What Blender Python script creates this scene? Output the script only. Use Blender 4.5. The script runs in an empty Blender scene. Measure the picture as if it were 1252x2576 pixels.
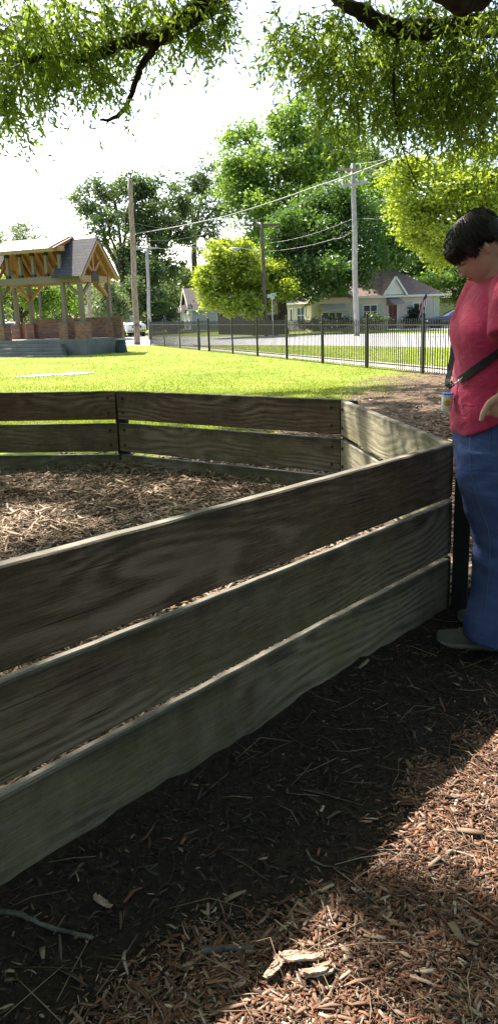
import bpy, bmesh, math, random
import numpy as np
from mathutils import Vector, Matrix, noise as mnoise

random.seed(11)
rng = np.random.default_rng(11)
R = math.radians
scene = bpy.context.scene
COL = scene.collection

# ------------------------------------------------------------------ camera
F_PX, CX, CY = 1949.0, 626.0, 1288.0          # focal length and centre of the photograph at 1252 px width
PITCH, ROLL, EYE = R(14.35), R(2.0), 1.365
LOW = -0.34                                    # the lawn falls away to this level by the railing
cp, sp_, cr, sr = math.cos(PITCH), math.sin(PITCH), math.cos(ROLL), math.sin(ROLL)


def ray(px, py):
    x, y = (px - CX) / F_PX, (CY - py) / F_PX
    x, y = cr * x + sr * y, -sr * x + cr * y
    return Vector((x, cp + y * sp_, -sp_ + y * cp))


def at(px, py, z=LOW):
    d = ray(px, py)
    return Vector((0, 0, EYE)) + d * ((z - EYE) / d.z)


def atY(px, py, Y):
    d = ray(px, py)
    return Vector((0, 0, EYE)) + d * (Y / d.y)


def proj(P):
    P = np.asarray(P, float) - np.array([0, 0, EYE])
    X = P[..., 0]
    Z = P[..., 1] * cp - P[..., 2] * sp_
    Y = P[..., 1] * sp_ + P[..., 2] * cp
    Z = np.where(Z < 1e-3, 1e-3, Z)
    x, y = X / Z, Y / Z
    return CX + F_PX * (cr * x - sr * y), CY - F_PX * (sr * x + cr * y)


cam_d = bpy.data.cameras.new("camera")
cam = bpy.data.objects.new("camera", cam_d)
COL.objects.link(cam)
scene.camera = cam
cam_d.sensor_fit = 'HORIZONTAL'
cam_d.sensor_width = 36
cam_d.lens = 36 * F_PX / 1252.0
cam_d.clip_start, cam_d.clip_end = 0.05, 3000
_r, _f, _u = Vector((1, 0, 0)), Vector((0, cp, -sp_)), Vector((0, sp_, cp))
_R = _r * cr - _u * sr
_U = _r * sr + _u * cr
cam.matrix_world = Matrix(((_R.x, _U.x, -_f.x, 0), (_R.y, _U.y, -_f.y, 0), (_R.z, _U.z, -_f.z, EYE), (0, 0, 0, 1)))

# ------------------------------------------------------------------ light
SUN_AZ = Vector((-0.55, 0.835, 0)).normalized()
SUN_EL = R(53)
SUN_DIR = SUN_AZ * math.cos(SUN_EL) + Vector((0, 0, math.sin(SUN_EL)))   # towards the sun
w = bpy.data.worlds.new("World")
scene.world = w
w.use_nodes = True
nt = w.node_tree
bg = nt.nodes['Background']
sky = nt.nodes.new('ShaderNodeTexSky')
sky.sky_type = 'NISHITA'
sky.sun_disc = False
sky.sun_elevation = SUN_EL
sky.sun_rotation = math.atan2(SUN_AZ.x, SUN_AZ.y)
sky.air_density, sky.dust_density, sky.ozone_density = 1.0, 3.0, 1.0
nt.links.new(sky.outputs[0], bg.inputs[0])
bg.inputs[1].default_value = 0.12
sun_d = bpy.data.lights.new("sun", 'SUN')
sun_d.energy, sun_d.angle, sun_d.color = 5.0, R(0.53), (1.0, 0.93, 0.82)
sun = bpy.data.objects.new("sun", sun_d)
COL.objects.link(sun)
sun.rotation_euler = SUN_DIR.to_track_quat('Z', 'Y').to_euler()
scene.view_settings.view_transform = 'Standard'
scene.view_settings.look = 'None'
scene.view_settings.exposure = 1.85
scene.view_settings.gamma = 1
scene.render.engine = 'CYCLES'
scene.cycles.max_bounces = 10
scene.cycles.transparent_max_bounces = 12
scene.cycles.use_denoising = True
scene.cycles.denoising_input_passes = 'RGB_ALBEDO_NORMAL'
scene.cycles.denoising_prefilter = 'NONE'
scene.cycles.sample_clamp_indirect = 6


# ------------------------------------------------------------------ things, parts, meshes
def tag(o, label=None, cat=None, group=None, kind=None):
    if label: o['label'] = label
    if cat: o['category'] = cat
    if group: o['group'] = group
    if kind: o['kind'] = kind
    return o


def thing(name, label, cat, loc=(0, 0, 0), rz=0.0, group=None):
    o = bpy.data.objects.new(name, None)
    COL.objects.link(o)
    o.empty_display_size = 0.1
    o.location = loc
    o.rotation_euler = (0, 0, rz)
    return tag(o, label, cat, group)


def copy_tree(o, parent=None):
    c = o.copy()
    COL.objects.link(c)
    c.parent = parent
    for ch in list(o.children):
        copy_tree(ch, c)
    return c


class MB:
    """collects shapes; build() links them as one mesh object"""

    def __init__(s):
        s.v, s.f = [], []

    def add(s, verts, faces):
        b = len(s.v)
        s.v += [tuple(p) for p in verts]
        s.f += [tuple(i + b for i in f) for f in faces]
        return s

    def box(s, c, size, M=None, taper=1.0):
        hx, hy, hz = size[0] / 2, size[1] / 2, size[2] / 2
        P = []
        for z in (-1, 1):
            t = taper if z > 0 else 1.0
            for x, y in ((-1, -1), (1, -1), (1, 1), (-1, 1)):
                p = Vector((x * hx * t, y * hy * t, z * hz))
                if M is not None: p = M @ p
                P.append(p + Vector(c))
        return s.add(P, [(3, 2, 1, 0), (4, 5, 6, 7), (0, 1, 5, 4), (1, 2, 6, 5), (2, 3, 7, 6), (3, 0, 4, 7)])

    def beam(s, a, b, wd, ht, up=(0, 0, 1)):
        a, b = Vector(a), Vector(b)
        d = b - a
        L = d.length
        x = d.normalized()
        u = Vector(up)
        y = u.cross(x)
        if y.length < 1e-4: y = Vector((0, 1, 0)).cross(x)
        y.normalize()
        z = x.cross(y)
        M = Matrix((x, y, z)).transposed()
        return s.box((a + b) / 2, (L, wd, ht), M)

    def tube(s, path, rad, n=8, cap=True, flat=1.0):
        path = [Vector(p) for p in path]
        if not hasattr(rad, '__len__'): rad = [rad] * len(path)
        rings = []
        prev = None
        for i, p in enumerate(path):
            t = (path[min(i + 1, len(path) - 1)] - path[max(i - 1, 0)])
            if t.length < 1e-9: t = Vector((0, 0, 1))
            t.normalize()
            if prev is None:
                a = Vector((0, 0, 1)) if abs(t.z) < 0.9 else Vector((1, 0, 0))
                u = t.cross(a).normalized()
            else:
                u = prev - t * prev.dot(t)
                u = u.normalized() if u.length > 1e-6 else t.orthogonal().normalized()
            prev = u
            v = t.cross(u)
            rings.append([p + (u * math.cos(2 * math.pi * k / n) + v * flat * math.sin(2 * math.pi * k / n)) * rad[i] for k in range(n)])
        return s.loft(rings, cap)

    def loft(s, rings, cap=True, closed=True):
        n = len(rings[0])
        V = [p for r in rings for p in r]
        Fc = []
        for i in range(len(rings) - 1):
            for k in range(n if closed else n - 1):
                k2 = (k + 1) % n
                Fc.append((i * n + k, i * n + k2, (i + 1) * n + k2, (i + 1) * n + k))
        if cap:
            Fc.append(tuple(reversed(range(n))))
            Fc.append(tuple(range((len(rings) - 1) * n, len(rings) * n)))
        return s.add(V, Fc)

    def lathe(s, prof, c=(0, 0, 0), n=16, M=None):
        rings = []
        for r, z in prof:
            ring = []
            for k in range(n):
                p = Vector((r * math.cos(2 * math.pi * k / n), r * math.sin(2 * math.pi * k / n), z))
                if M is not None: p = M @ p
                ring.append(p + Vector(c))
            rings.append(ring)
        return s.loft(rings)

    def prism(s, poly, off):
        """closed polygon swept by the vector off"""
        off = Vector(off)
        n = len(poly)
        P = [Vector(p) for p in poly] + [Vector(p) + off for p in poly]
        Fc = [tuple(reversed(range(n))), tuple(range(n, 2 * n))]
        for k in range(n):
            k2 = (k + 1) % n
            Fc.append((k, k2, k2 + n, k + n))
        return s.add(P, Fc)

    def ellipsoid(s, c, r, nu=16, nv=10, M=None):
        rings = []
        for j in range(nv + 1):
            th = math.pi * j / nv
            th = min(max(th, 0.02), math.pi - 0.02)
            ring = []
            for k in range(nu):
                p = Vector((r[0] * math.sin(th) * math.cos(2 * math.pi * k / nu), r[1] * math.sin(th) * math.sin(2 * math.pi * k / nu), -r[2] * math.cos(th)))
                if M is not None: p = M @ p
                ring.append(p + Vector(c))
            rings.append(ring)
        return s.loft(rings)

    def build(s, name, mat, parent=None, smooth=False, bevel=0.0, loc=None):
        me = bpy.data.meshes.new(name)
        me.from_pydata(s.v, [], s.f)
        bm = bmesh.new()
        bm.from_mesh(me)
        bmesh.ops.recalc_face_normals(bm, faces=bm.faces)
        uvl = bm.loops.layers.uv.new('uv')
        for fc in bm.faces:
            n = fc.normal
            ax = max(range(3), key=lambda i: abs(n[i]))
            for lp in fc.loops:
                c = lp.vert.co
                lp[uvl].uv = (c.y, c.z) if ax == 0 else ((c.x, c.z) if ax == 1 else (c.x, c.y))
            fc.smooth = smooth
        bm.to_mesh(me)
        bm.free()
        me.materials.append(mat)
        o = bpy.data.objects.new(name, me)
        COL.objects.link(o)
        if parent: o.parent = parent
        if loc is not None: o.location = loc
        if bevel > 0:
            md = o.modifiers.new('edge', 'BEVEL')
            md.width, md.segments, md.limit_method = bevel, 2, 'ANGLE'
        return o


def np_mesh(name, V, Fq, mat, parent=None, smooth=False):
    """big mesh straight from arrays: V (n,3), Fq (m,4) or (m,3)"""
    me = bpy.data.meshes.new(name)
    V = np.ascontiguousarray(V, np.float32)
    Fq = np.ascontiguousarray(Fq, np.int32)
    k = Fq.shape[1]
    me.vertices.add(len(V))
    me.vertices.foreach_set('co', V.ravel())
    me.loops.add(Fq.size)
    me.loops.foreach_set('vertex_index', Fq.ravel())
    me.polygons.add(len(Fq))
    me.polygons.foreach_set('loop_start', np.arange(0, Fq.size, k, dtype=np.int32))
    me.polygons.foreach_set('loop_total', np.full(len(Fq), k, np.int32))
    if smooth: me.polygons.foreach_set('use_smooth', np.ones(len(Fq), bool))
    me.update(calc_edges=True)
    me.validate()
    me.materials.append(mat)
    o = bpy.data.objects.new(name, me)
    COL.objects.link(o)
    if parent: o.parent = parent
    return o


def remeshed(mb, name, mat, parent, voxel, smooth_it=4, fn=None):
    """union of overlapping closed shapes as one continuous skin"""
    me = bpy.data.meshes.new(name + '_src')
    me.from_pydata(mb.v, [], mb.f)
    bm = bmesh.new(); bm.from_mesh(me)
    bmesh.ops.recalc_face_normals(bm, faces=bm.faces)
    bm.to_mesh(me); bm.free()
    t = bpy.data.objects.new(name + '_src', me)
    COL.objects.link(t)
    md = t.modifiers.new('r', 'REMESH')
    md.mode, md.voxel_size = 'VOXEL', voxel
    sm = t.modifiers.new('s', 'SMOOTH')
    sm.iterations, sm.factor = smooth_it, 0.5
    dg = bpy.context.evaluated_depsgraph_get()
    dg.update()
    out = bpy.data.meshes.new_from_object(t.evaluated_get(dg))
    bpy.data.objects.remove(t)
    bpy.data.meshes.remove(me)
    out.name = name
    if fn:
        n = len(out.vertices)
        co = np.empty(n * 3, np.float32); out.vertices.foreach_get('co', co)
        no = np.empty(n * 3, np.float32); out.vertex_normals.foreach_get('vector', no)
        co = fn(co.reshape(-1, 3), no.reshape(-1, 3))
        out.vertices.foreach_set('co', np.ascontiguousarray(co, np.float32).ravel())
        out.update()
    out.polygons.foreach_set('use_smooth', np.ones(len(out.polygons), bool))
    out.materials.clear()
    out.materials.append(mat)
    o = bpy.data.objects.new(name, out)
    COL.objects.link(o)
    if parent: o.parent = parent
    return o


def smoothstep(a, b, x):
    t = np.clip((x - a) / (b - a), 0, 1)
    return t * t * (3 - 2 * t)


def gz(x, y):
    """height of the ground: rises a little to the left by the pit, falls away beyond it"""
    x = np.asarray(x, float); y = np.asarray(y, float)
    rise = 0.055 * np.clip(0.889 - x, -0.4, 2.2) * smoothstep(7.0, 3.0, y) * smoothstep(-8, -2, y)
    return LOW * smoothstep(6.5, 21.0, y) + rise


# cheap smooth value noise on arrays
_tab = np.random.default_rng(3).random((64, 64))


def vnoise(x, y):
    x = np.asarray(x, float); y = np.asarray(y, float)
    xi, yi = np.floor(x).astype(int), np.floor(y).astype(int)
    u, v = x - xi, y - yi
    u, v = u * u * (3 - 2 * u), v * v * (3 - 2 * v)
    a, b = _tab[xi % 64, yi % 64], _tab[(xi + 1) % 64, yi % 64]
    c, d = _tab[xi % 64, (yi + 1) % 64], _tab[(xi + 1) % 64, (yi + 1) % 64]
    return (a * (1 - u) + b * u) * (1 - v) + (c * (1 - u) + d * u) * v


def fbm(x, y, o=4):
    s, a, t = 0, 0.5, 0
    for i in range(o):
        s = s + a * vnoise(x * 2 ** i + 17 * i, y * 2 ** i + 5 * i)
        t += a
        a *= 0.5
    return s / t
# ------------------------------------------------------------------ materials
class G:
    def __init__(s, name):
        s.m = bpy.data.materials.new(name)
        s.m.use_nodes = True
        s.t = s.m.node_tree
        s.t.nodes.clear()
        s.out = s.t.nodes.new('ShaderNodeOutputMaterial')

    def n(s, typ, ins=None, out=0, **props):
        nd = s.t.nodes.new('ShaderNode' + typ)
        for k, v in props.items(): setattr(nd, k, v)
        for k, v in (ins or {}).items():
            if isinstance(v, bpy.types.NodeSocket):
                s.t.links.new(v, nd.inputs[k])
            else:
                sk = nd.inputs[k]
                if sk.type == 'RGBA' and len(v) == 3: v = (*v, 1)
                sk.default_value = v
        return nd.outputs[out]

    def mix(s, f, a, b, blend='MIX'):
        nd = s.t.nodes.new('ShaderNodeMix')
        nd.data_type = 'RGBA'
        nd.blend_type = blend
        for i, v in ((0, f), (6, a), (7, b)):
            if isinstance(v, bpy.types.NodeSocket): s.t.links.new(v, nd.inputs[i])
            else: nd.inputs[i].default_value = v if i == 0 else ((*v, 1) if len(v) == 3 else v)
        return nd.outputs[2]

    def ramp(s, f, stops):
        nd = s.t.nodes.new('ShaderNodeValToRGB')
        s.t.links.new(f, nd.inputs[0])
        e = nd.color_ramp.elements
        while len(e) < len(stops): e.new(0.5)
        for i, (p, c) in enumerate(stops):
            e[i].position = p
            e[i].color = (c, c, c, 1) if not hasattr(c, '__len__') else (*c, 1)
        return nd.outputs[0]

    def math(s, op, a, b=0.0, c=None):
        nd = s.t.nodes.new('ShaderNodeMath')
        nd.operation = op
        for i, v in enumerate((a, b) if c is None else (a, b, c)):
            if isinstance(v, bpy.types.NodeSocket): s.t.links.new(v, nd.inputs[i])
            else: nd.inputs[i].default_value = v
        return nd.outputs[0]

    def obj(s): return s.n('TexCoord', out=3)
    def uv(s): return s.n('TexCoord', out=2)

    def map(s, v, scale=(1, 1, 1), loc=(0, 0, 0), rot=(0, 0, 0)):
        return s.n('Mapping', {'Vector': v, 'Scale': scale, 'Location': loc, 'Rotation': rot})

    def noise(s, v, scale, detail=4, rough=0.55, dist=0.0, out=0):
        return s.n('TexNoise', {'Vector': v, 'Scale': scale, 'Detail': detail, 'Roughness': rough, 'Distortion': dist}, out=out)

    def island(s): return s.n('NewGeometry', out=8)
    def objrand(s): return s.n('ObjectInfo', out=5)

    def bump(s, h, strength=0.3, dist=0.01):
        return s.n('Bump', {'Height': h, 'Strength': strength, 'Distance': dist})

    def pbr(s, col, rough=0.7, normal=None, metal=0.0, spec=0.4, **kw):
        ins = {'Base Color': col, 'Roughness': rough, 'Metallic': metal, 'Specular IOR Level': spec}
        if normal is not None: ins['Normal'] = normal
        ins.update(kw)
        sh = s.n('BsdfPrincipled', ins)
        s.t.links.new(sh, s.out.inputs[0])
        return s.m

    def finish(s, sh):
        s.t.links.new(sh, s.out.inputs[0])
        return s.m


def plain(name, col, rough=0.6, var=0.12, scale=6.0, bump=0.0, metal=0.0, spec=0.4, **kw):
    g = G(name)
    v = g.obj()
    f = g.noise(v, scale, 5)
    c = g.mix(f, tuple(x * (1 - var * 1.6) for x in col), tuple(min(1, x * (1 + var * 1.6)) for x in col))
    nrm = g.bump(g.noise(v, scale * 6, 3), bump, 0.01) if bump else None
    return g.pbr(c, rough, nrm, metal, spec, **kw)


def leaf_mat(name, dark, light, trans, tf=0.45):
    g = G(name)
    r = g.island()
    big = g.noise(g.obj(), 0.35, 2)
    f = g.math('ADD', g.math('MULTIPLY', r, 0.65), g.math('MULTIPLY', g.math('SUBTRACT', big, 0.3), 0.8))
    c = g.mix(f, dark, light)
    tcol = g.mix(f, tuple(x * 0.75 for x in trans), trans)
    d = g.n('BsdfDiffuse', {'Color': c})
    t = g.n('BsdfTranslucent', {'Color': tcol})
    m1 = g.n('MixShader', {0: tf, 1: d, 2: t})
    gl = g.n('BsdfGlossy', {'Color': (0.9, 0.95, 0.9), 'Roughness': 0.42})
    m2 = g.n('MixShader', {0: 0.035, 1: m1, 2: gl})
    return g.finish(m2)


def bark_mat(name, a, b):
    g = G(name)
    v = g.obj()
    f = g.noise(g.map(v, (3, 3, 0.7)), 4, 6, 0.65)
    c = g.mix(g.ramp(f, [(0.35, 0), (0.65, 1)]), a, b)
    return g.pbr(c, 0.9, g.bump(f, 0.8, 0.05), spec=0.15)


def weathered_board(name, lo, mid, hi, algae, moss, grey):
    g = G(name)
    v = g.obj()
    rnd = g.objrand()
    off = g.n('CombineXYZ', {'X': g.math('MULTIPLY', rnd, 31.0), 'Y': 0.0, 'Z': g.math('MULTIPLY', rnd, 7.0)})
    p = g.n('VectorMath', {0: v, 1: off}, operation='ADD')
    # flowing growth rings, strong only in places; fine fibre everywhere
    warp = g.noise(g.map(p, (0.8, 1, 3.0)), 1.0, 2, 0.5)
    sep = g.n('SeparateXYZ', {0: p}, out=2)
    ph = g.math('ADD', g.math('MULTIPLY', sep, 150.0), g.math('MULTIPLY', warp, 80.0))
    band = g.math('MULTIPLY_ADD', g.math('SINE', ph), 0.5, 0.5)
    where = g.noise(g.map(p, (1.0, 1, 2.4), (7, 0, 5)), 1.0, 2, 0.5)
    fine = g.noise(g.map(p, (8.0, 20, 150)), 1.0, 5, 0.72)
    fibre = g.noise(g.map(p, (16.0, 30, 420)), 1.0, 3, 0.6)
    mott = g.noise(g.map(p, (9, 9, 16)), 1.0, 5, 0.7)
    grain = g.math('ADD', g.math('MULTIPLY', band, g.ramp(where, [(0.42, 0.03), (0.62, 0.42)])), g.math('MULTIPLY', fine, 0.62))
    grain = g.math('ADD', grain, g.math('MULTIPLY', mott, 0.26))
    grain = g.math('ADD', grain, g.math('MULTIPLY', g.math('SUBTRACT', fibre, 0.5), 0.55))
    wood = g.ramp(grain, [(0.3, lo), (0.5, mid), (0.76, hi)])
    red = g.noise(g.map(p, (1.3, 1, 3)), 1.0, 3, 0.5)
    wood = g.mix(g.ramp(red, [(0.5, 0), (0.7, 0.45)]), wood, (0.07, 0.033, 0.024))
    alg = g.noise(g.map(p, (1.5, 1, 2.2), (4, 0, 2)), 1.4, 6, 0.7)
    wood = g.mix(g.math('MULTIPLY', g.ramp(alg, [(0.42, 0), (0.62, 0.9)]), algae), wood, g.mix(mott, tuple(x * 0.6 for x in moss), tuple(x * 1.35 for x in moss)))
    gry = g.noise(g.map(p, (5, 5, 2.2), (9, 0, 0)), 1.3, 6, 0.75)
    wood = g.mix(g.math('MULTIPLY', g.ramp(gry, [(0.48, 0), (0.7, 0.7)]), grey), wood, (0.24, 0.21, 0.16))
    # drying checks along the grain
    chk = g.noise(g.map(p, (1.6, 3, 150), (3, 0, 11)), 1.0, 2, 0.4)
    wood = g.mix(g.ramp(chk, [(0.27, 0.85), (0.32, 0)]), wood, (0.012, 0.009, 0.007))
    nz = g.n('SeparateXYZ', {0: g.n('NewGeometry', out=1)}, out=2)
    wood = g.mix(g.ramp(nz, [(0.6, 0), (0.9, 0.8)]), wood, g.mix(fine, (0.2, 0.185, 0.15), (0.42, 0.39, 0.33)))
    lz = g.n('SeparateXYZ', {0: v}, out=2)
    run = g.noise(g.map(p, (7, 7, 0.6), (2, 5, 0)), 1.0, 4, 0.6)
    st = g.math('MULTIPLY', g.ramp(g.math('ADD', lz, g.math('MULTIPLY', g.math('SUBTRACT', run, 0.5), 0.16)), [(0.07, 0), (0.12, 1)]), 0.6)
    wood = g.mix(st, wood, (0.026, 0.023, 0.018))
    vor = g.n('TexVoronoi', {'Vector': g.map(p, (1.5, 0.3, 4.0)), 'Scale': 1.0}, out=0)
    wood = g.mix(g.ramp(vor, [(0.03, 0.92), (0.1, 0)]), wood, (0.016, 0.011, 0.008))
    return g.pbr(wood, 0.82, g.bump(g.math('SUBTRACT', grain, g.ramp(chk, [(0.27, 0.8), (0.32, 0)])), 0.6, 0.006), spec=0.2)


def chip_mat(name, cols, stain=0.5):
    g = G(name)
    r = g.island()
    k = len(cols)
    c = g.ramp(r, [(i / (k - 1), cc) for i, cc in enumerate(cols)])
    f = g.noise(g.obj(), 40, 3)
    c = g.mix(g.math('MULTIPLY', f, stain), c, (0.03, 0.02, 0.014))
    return g.pbr(c, 0.85, spec=0.2)


def ground_mat():
    g = G('ground')
    v = g.obj()
    a = g.n('Attribute', attribute_name='lawn', out=2)
    d = g.n('Attribute', attribute_name='dirt', out=2)
    n1 = g.noise(v, 0.5, 4)
    n2 = g.noise(v, 9.0, 5, 0.65)
    n3 = g.noise(v, 60.0, 4, 0.7)
    n4 = g.noise(v, 2.2, 5, 0.6)
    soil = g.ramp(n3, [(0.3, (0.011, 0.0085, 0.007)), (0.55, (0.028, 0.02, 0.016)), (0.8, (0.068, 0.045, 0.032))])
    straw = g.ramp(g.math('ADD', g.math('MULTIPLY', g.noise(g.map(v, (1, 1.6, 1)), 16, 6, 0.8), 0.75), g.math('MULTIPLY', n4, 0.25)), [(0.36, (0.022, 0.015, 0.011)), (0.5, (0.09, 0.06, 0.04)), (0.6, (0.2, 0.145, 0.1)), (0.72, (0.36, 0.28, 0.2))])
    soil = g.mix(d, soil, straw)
    gr = g.ramp(g.math('ADD', g.math('MULTIPLY', n1, 0.6), g.math('MULTIPLY', n2, 0.4)),
                [(0.35, (0.1, 0.155, 0.014)), (0.5, (0.165, 0.22, 0.022)), (0.66, (0.25, 0.265, 0.055))])
    gr = g.mix(g.ramp(n3, [(0.3, 0.35), (0.6, 0)]), gr, (0.05, 0.09, 0.01))
    gr = g.mix(g.ramp(n4, [(0.5, 0), (0.72, 0.55)]), gr, (0.27, 0.235, 0.09))
    edge = g.math('ADD', a, g.math('MULTIPLY', g.math('SUBTRACT', n4, 0.5), 0.9))
    edge = g.math('ADD', edge, g.math('MULTIPLY', g.math('SUBTRACT', n2, 0.5), 0.6))
    f = g.ramp(edge, [(0.3, 0), (0.72, 1)])
    c = g.mix(f, soil, gr)
    h = g.math('ADD', g.math('MULTIPLY', n3, 0.5), g.math('MULTIPLY', n2, 0.8))
    return g.pbr(c, 0.95, g.bump(h, 0.45, 0.025), spec=0.1)


def brick_mat(name):
    g = G(name)
    uv = g.uv()
    nd = g.t.nodes.new('ShaderNodeTexBrick')
    g.t.links.new(uv, nd.inputs['Vector'])
    nd.inputs['Scale'].default_value = 1.0
    nd.inputs['Brick Width'].default_value = 0.25
    nd.inputs['Row Height'].default_value = 0.078
    nd.inputs['Mortar Size'].default_value = 0.009
    nd.inputs['Color1'].default_value = (0.3, 0.13, 0.075, 1)
    nd.inputs['Color2'].default_value = (0.09, 0.042, 0.034, 1)
    nd.inputs['Mortar'].default_value = (0.3, 0.24, 0.19, 1)
    nd.inputs['Bias'].default_value = -0.1
    c = g.mix(g.math('MULTIPLY', g.noise(uv, 12, 4), 0.4), nd.outputs[0], (0.2, 0.12, 0.08))
    return g.pbr(c, 0.9, g.bump(nd.outputs[1], -0.5, 0.01), spec=0.2)


def siding_mat(name, col, row=0.18):
    g = G(name)
    uv = g.uv()
    y = g.n('SeparateXYZ', {0: uv}, out=1)
    fr = g.math('FRACT', g.math('DIVIDE', y, row))
    c = g.mix(g.ramp(fr, [(0.0, 0.45), (0.1, 0)]), col, tuple(x * 0.45 for x in col))
    f = g.noise(g.map(uv, (1, 6, 1)), 2.5, 5, 0.65)
    c = g.mix(g.ramp(f, [(0.4, 0), (0.75, 0.35)]), c, tuple(x * 0.68 for x in col))
    return g.pbr(c, 0.75, g.bump(fr, 0.4, 0.02), spec=0.2)


def shingle_mat(name, a, b, row=0.16):
    g = G(name)
    uv = g.uv()
    nd = g.t.nodes.new('ShaderNodeTexBrick')
    g.t.links.new(uv, nd.inputs['Vector'])
    nd.inputs['Scale'].default_value = 1.0
    nd.inputs['Brick Width'].default_value = row * 2
    nd.inputs['Row Height'].default_value = row
    nd.inputs['Mortar Size'].default_value = 0.014
    nd.inputs['Color1'].default_value = (*a, 1)
    nd.inputs['Color2'].default_value = (*b, 1)
    nd.inputs['Mortar'].default_value = (*(x * 0.35 for x in a), 1)
    c = g.mix(g.math('MULTIPLY', g.noise(uv, 3, 5), 0.6), nd.outputs[0], tuple(x * 0.6 for x in b))
    return g.pbr(c, 0.85, g.bump(nd.outputs[1], -0.6, 0.02), spec=0.25)


def timber_mat(name, col, s=1.0):
    g = G(name)
    v = g.obj()
    f = g.noise(g.map(v, (2, 2, 2)), 5 * s, 6, 0.7)
    f2 = g.noise(v, 1.2, 3)
    c = g.mix(f, tuple(x * 0.6 for x in col), tuple(x * 1.25 for x in col))
    c = g.mix(g.math('MULTIPLY', f2, 0.5), c, tuple(x * 0.75 for x in col))
    return g.pbr(c, 0.75, g.bump(f, 0.2, 0.01), spec=0.25)


M = {}
M['board_a'] = weathered_board('brown_board', (0.037, 0.022, 0.015), (0.118, 0.077, 0.053), (0.232, 0.17, 0.127), 0.45, (0.11, 0.098, 0.036), 0.3)
M['board_b'] = weathered_board('olive_board', (0.05, 0.036, 0.025), (0.142, 0.106, 0.076), (0.25, 0.2, 0.15), 0.6, (0.135, 0.122, 0.046), 0.4)
M['board_c'] = weathered_board('mossy_board', (0.062, 0.052, 0.032), (0.155, 0.126, 0.09), (0.265, 0.22, 0.165), 0.65, (0.14, 0.126, 0.05), 0.55)
M['board_sunlit'] = weathered_board('sunlit_board', (0.12, 0.1, 0.065), (0.3, 0.265, 0.18), (0.44, 0.4, 0.3), 0.5, (0.26, 0.25, 0.11), 0.5)  # paler copy of the boards; sunlight on that side put into the colour
M['post'] = timber_mat('dark_post', (0.028, 0.027, 0.022))
M['ground'] = ground_mat()
M['chips_pit'] = chip_mat('chips_in_pit', [(0.13, 0.085, 0.056), (0.27, 0.185, 0.125), (0.38, 0.29, 0.21), (0.2, 0.135, 0.09), (0.5, 0.41, 0.32)], 0.45)
M['chips_out'] = chip_mat('mulch_shreds', [(0.045, 0.024, 0.017), (0.17, 0.078, 0.046), (0.1, 0.052, 0.034), (0.3, 0.125, 0.066), (0.26, 0.16, 0.11), (0.075, 0.042, 0.031), (0.21, 0.1, 0.064), (0.4, 0.28, 0.21), (0.13, 0.073, 0.052), (0.6, 0.47, 0.38)], 0.5)
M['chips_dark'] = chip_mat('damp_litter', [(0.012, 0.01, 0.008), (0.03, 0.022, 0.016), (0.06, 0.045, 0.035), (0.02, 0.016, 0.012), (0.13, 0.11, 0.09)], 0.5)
M['straw'] = chip_mat('pine_straw', [(0.06, 0.036, 0.022), (0.18, 0.12, 0.075), (0.3, 0.22, 0.15), (0.1, 0.06, 0.036), (0.42, 0.34, 0.25)], 0.4)
M['gravel'] = plain('pale_gravel', (0.62, 0.58, 0.5), 0.6, 0.15, 20)
M['grass'] = leaf_mat('grass', (0.1, 0.15, 0.016), (0.19, 0.235, 0.03), (0.34, 0.4, 0.04), 0.4)
M['bark'] = bark_mat('oak_bark', (0.022, 0.017, 0.014), (0.075, 0.058, 0.045))
M['bark_far'] = bark_mat('far_bark', (0.03, 0.025, 0.02), (0.1, 0.085, 0.065))
M['leaf_oak'] = leaf_mat('oak_leaf', (0.06, 0.12, 0.03), (0.16, 0.245, 0.06), (0.36, 0.5, 0.05), 0.5)
M['leaf_dark'] = leaf_mat('dark_leaf', (0.03, 0.065, 0.028), (0.105, 0.15, 0.06), (0.15, 0.22, 0.05), 0.38)
M['leaf_mid'] = leaf_mat('mid_leaf', (0.035, 0.09, 0.016), (0.14, 0.22, 0.035), (0.27, 0.42, 0.04), 0.47)
M['leaf_deep'] = leaf_mat('deep_leaf', (0.016, 0.05, 0.01), (0.075, 0.14, 0.02), (0.13, 0.25, 0.018), 0.42)
M['leaf_yellow'] = leaf_mat('yellow_leaf', (0.09, 0.15, 0.01), (0.24, 0.31, 0.018), (0.42, 0.52, 0.025), 0.5)
M['leaf_pale'] = leaf_mat('pale_leaf', (0.08, 0.12, 0.04), (0.19, 0.24, 0.09), (0.2, 0.26, 0.08), 0.4)
M['leaf_bush'] = leaf_mat('bush_leaf', (0.008, 0.016, 0.006), (0.02, 0.035, 0.012), (0.015, 0.03, 0.008), 0.2)
M['iron'] = plain('black_iron', (0.012, 0.012, 0.012), 0.45, 0.2, 8, spec=0.5)
M['asphalt'] = plain('aged_asphalt', (0.34, 0.335, 0.33), 0.9, 0.12, 1.2, 0.2, spec=0.2)
M['pavement'] = plain('pavement', (0.48, 0.44, 0.38), 0.9, 0.15, 2.5, 0.2, spec=0.2)
M['concrete'] = plain('stained_concrete', (0.17, 0.17, 0.155), 0.85, 0.3, 1.6, 0.15, spec=0.2)
M['brick'] = brick_mat('brick')
M['timber_grey'] = timber_mat('grey_timber', (0.2, 0.165, 0.125))
M['timber_warm'] = timber_mat('warm_timber', (0.4, 0.205, 0.115))
M['timber_tan'] = timber_mat('tan_timber', (0.35, 0.235, 0.145))
M['steel_black'] = plain('black_steel', (0.02, 0.018, 0.017), 0.5, 0.2, 8)
M['metal_roof'] = plain('pale_metal_roof', (0.78, 0.78, 0.76), 0.35, 0.05, 2, metal=0.3)
M['shingle'] = shingle_mat('grey_shingle', (0.05, 0.048, 0.056), (0.085, 0.078, 0.08))
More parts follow.
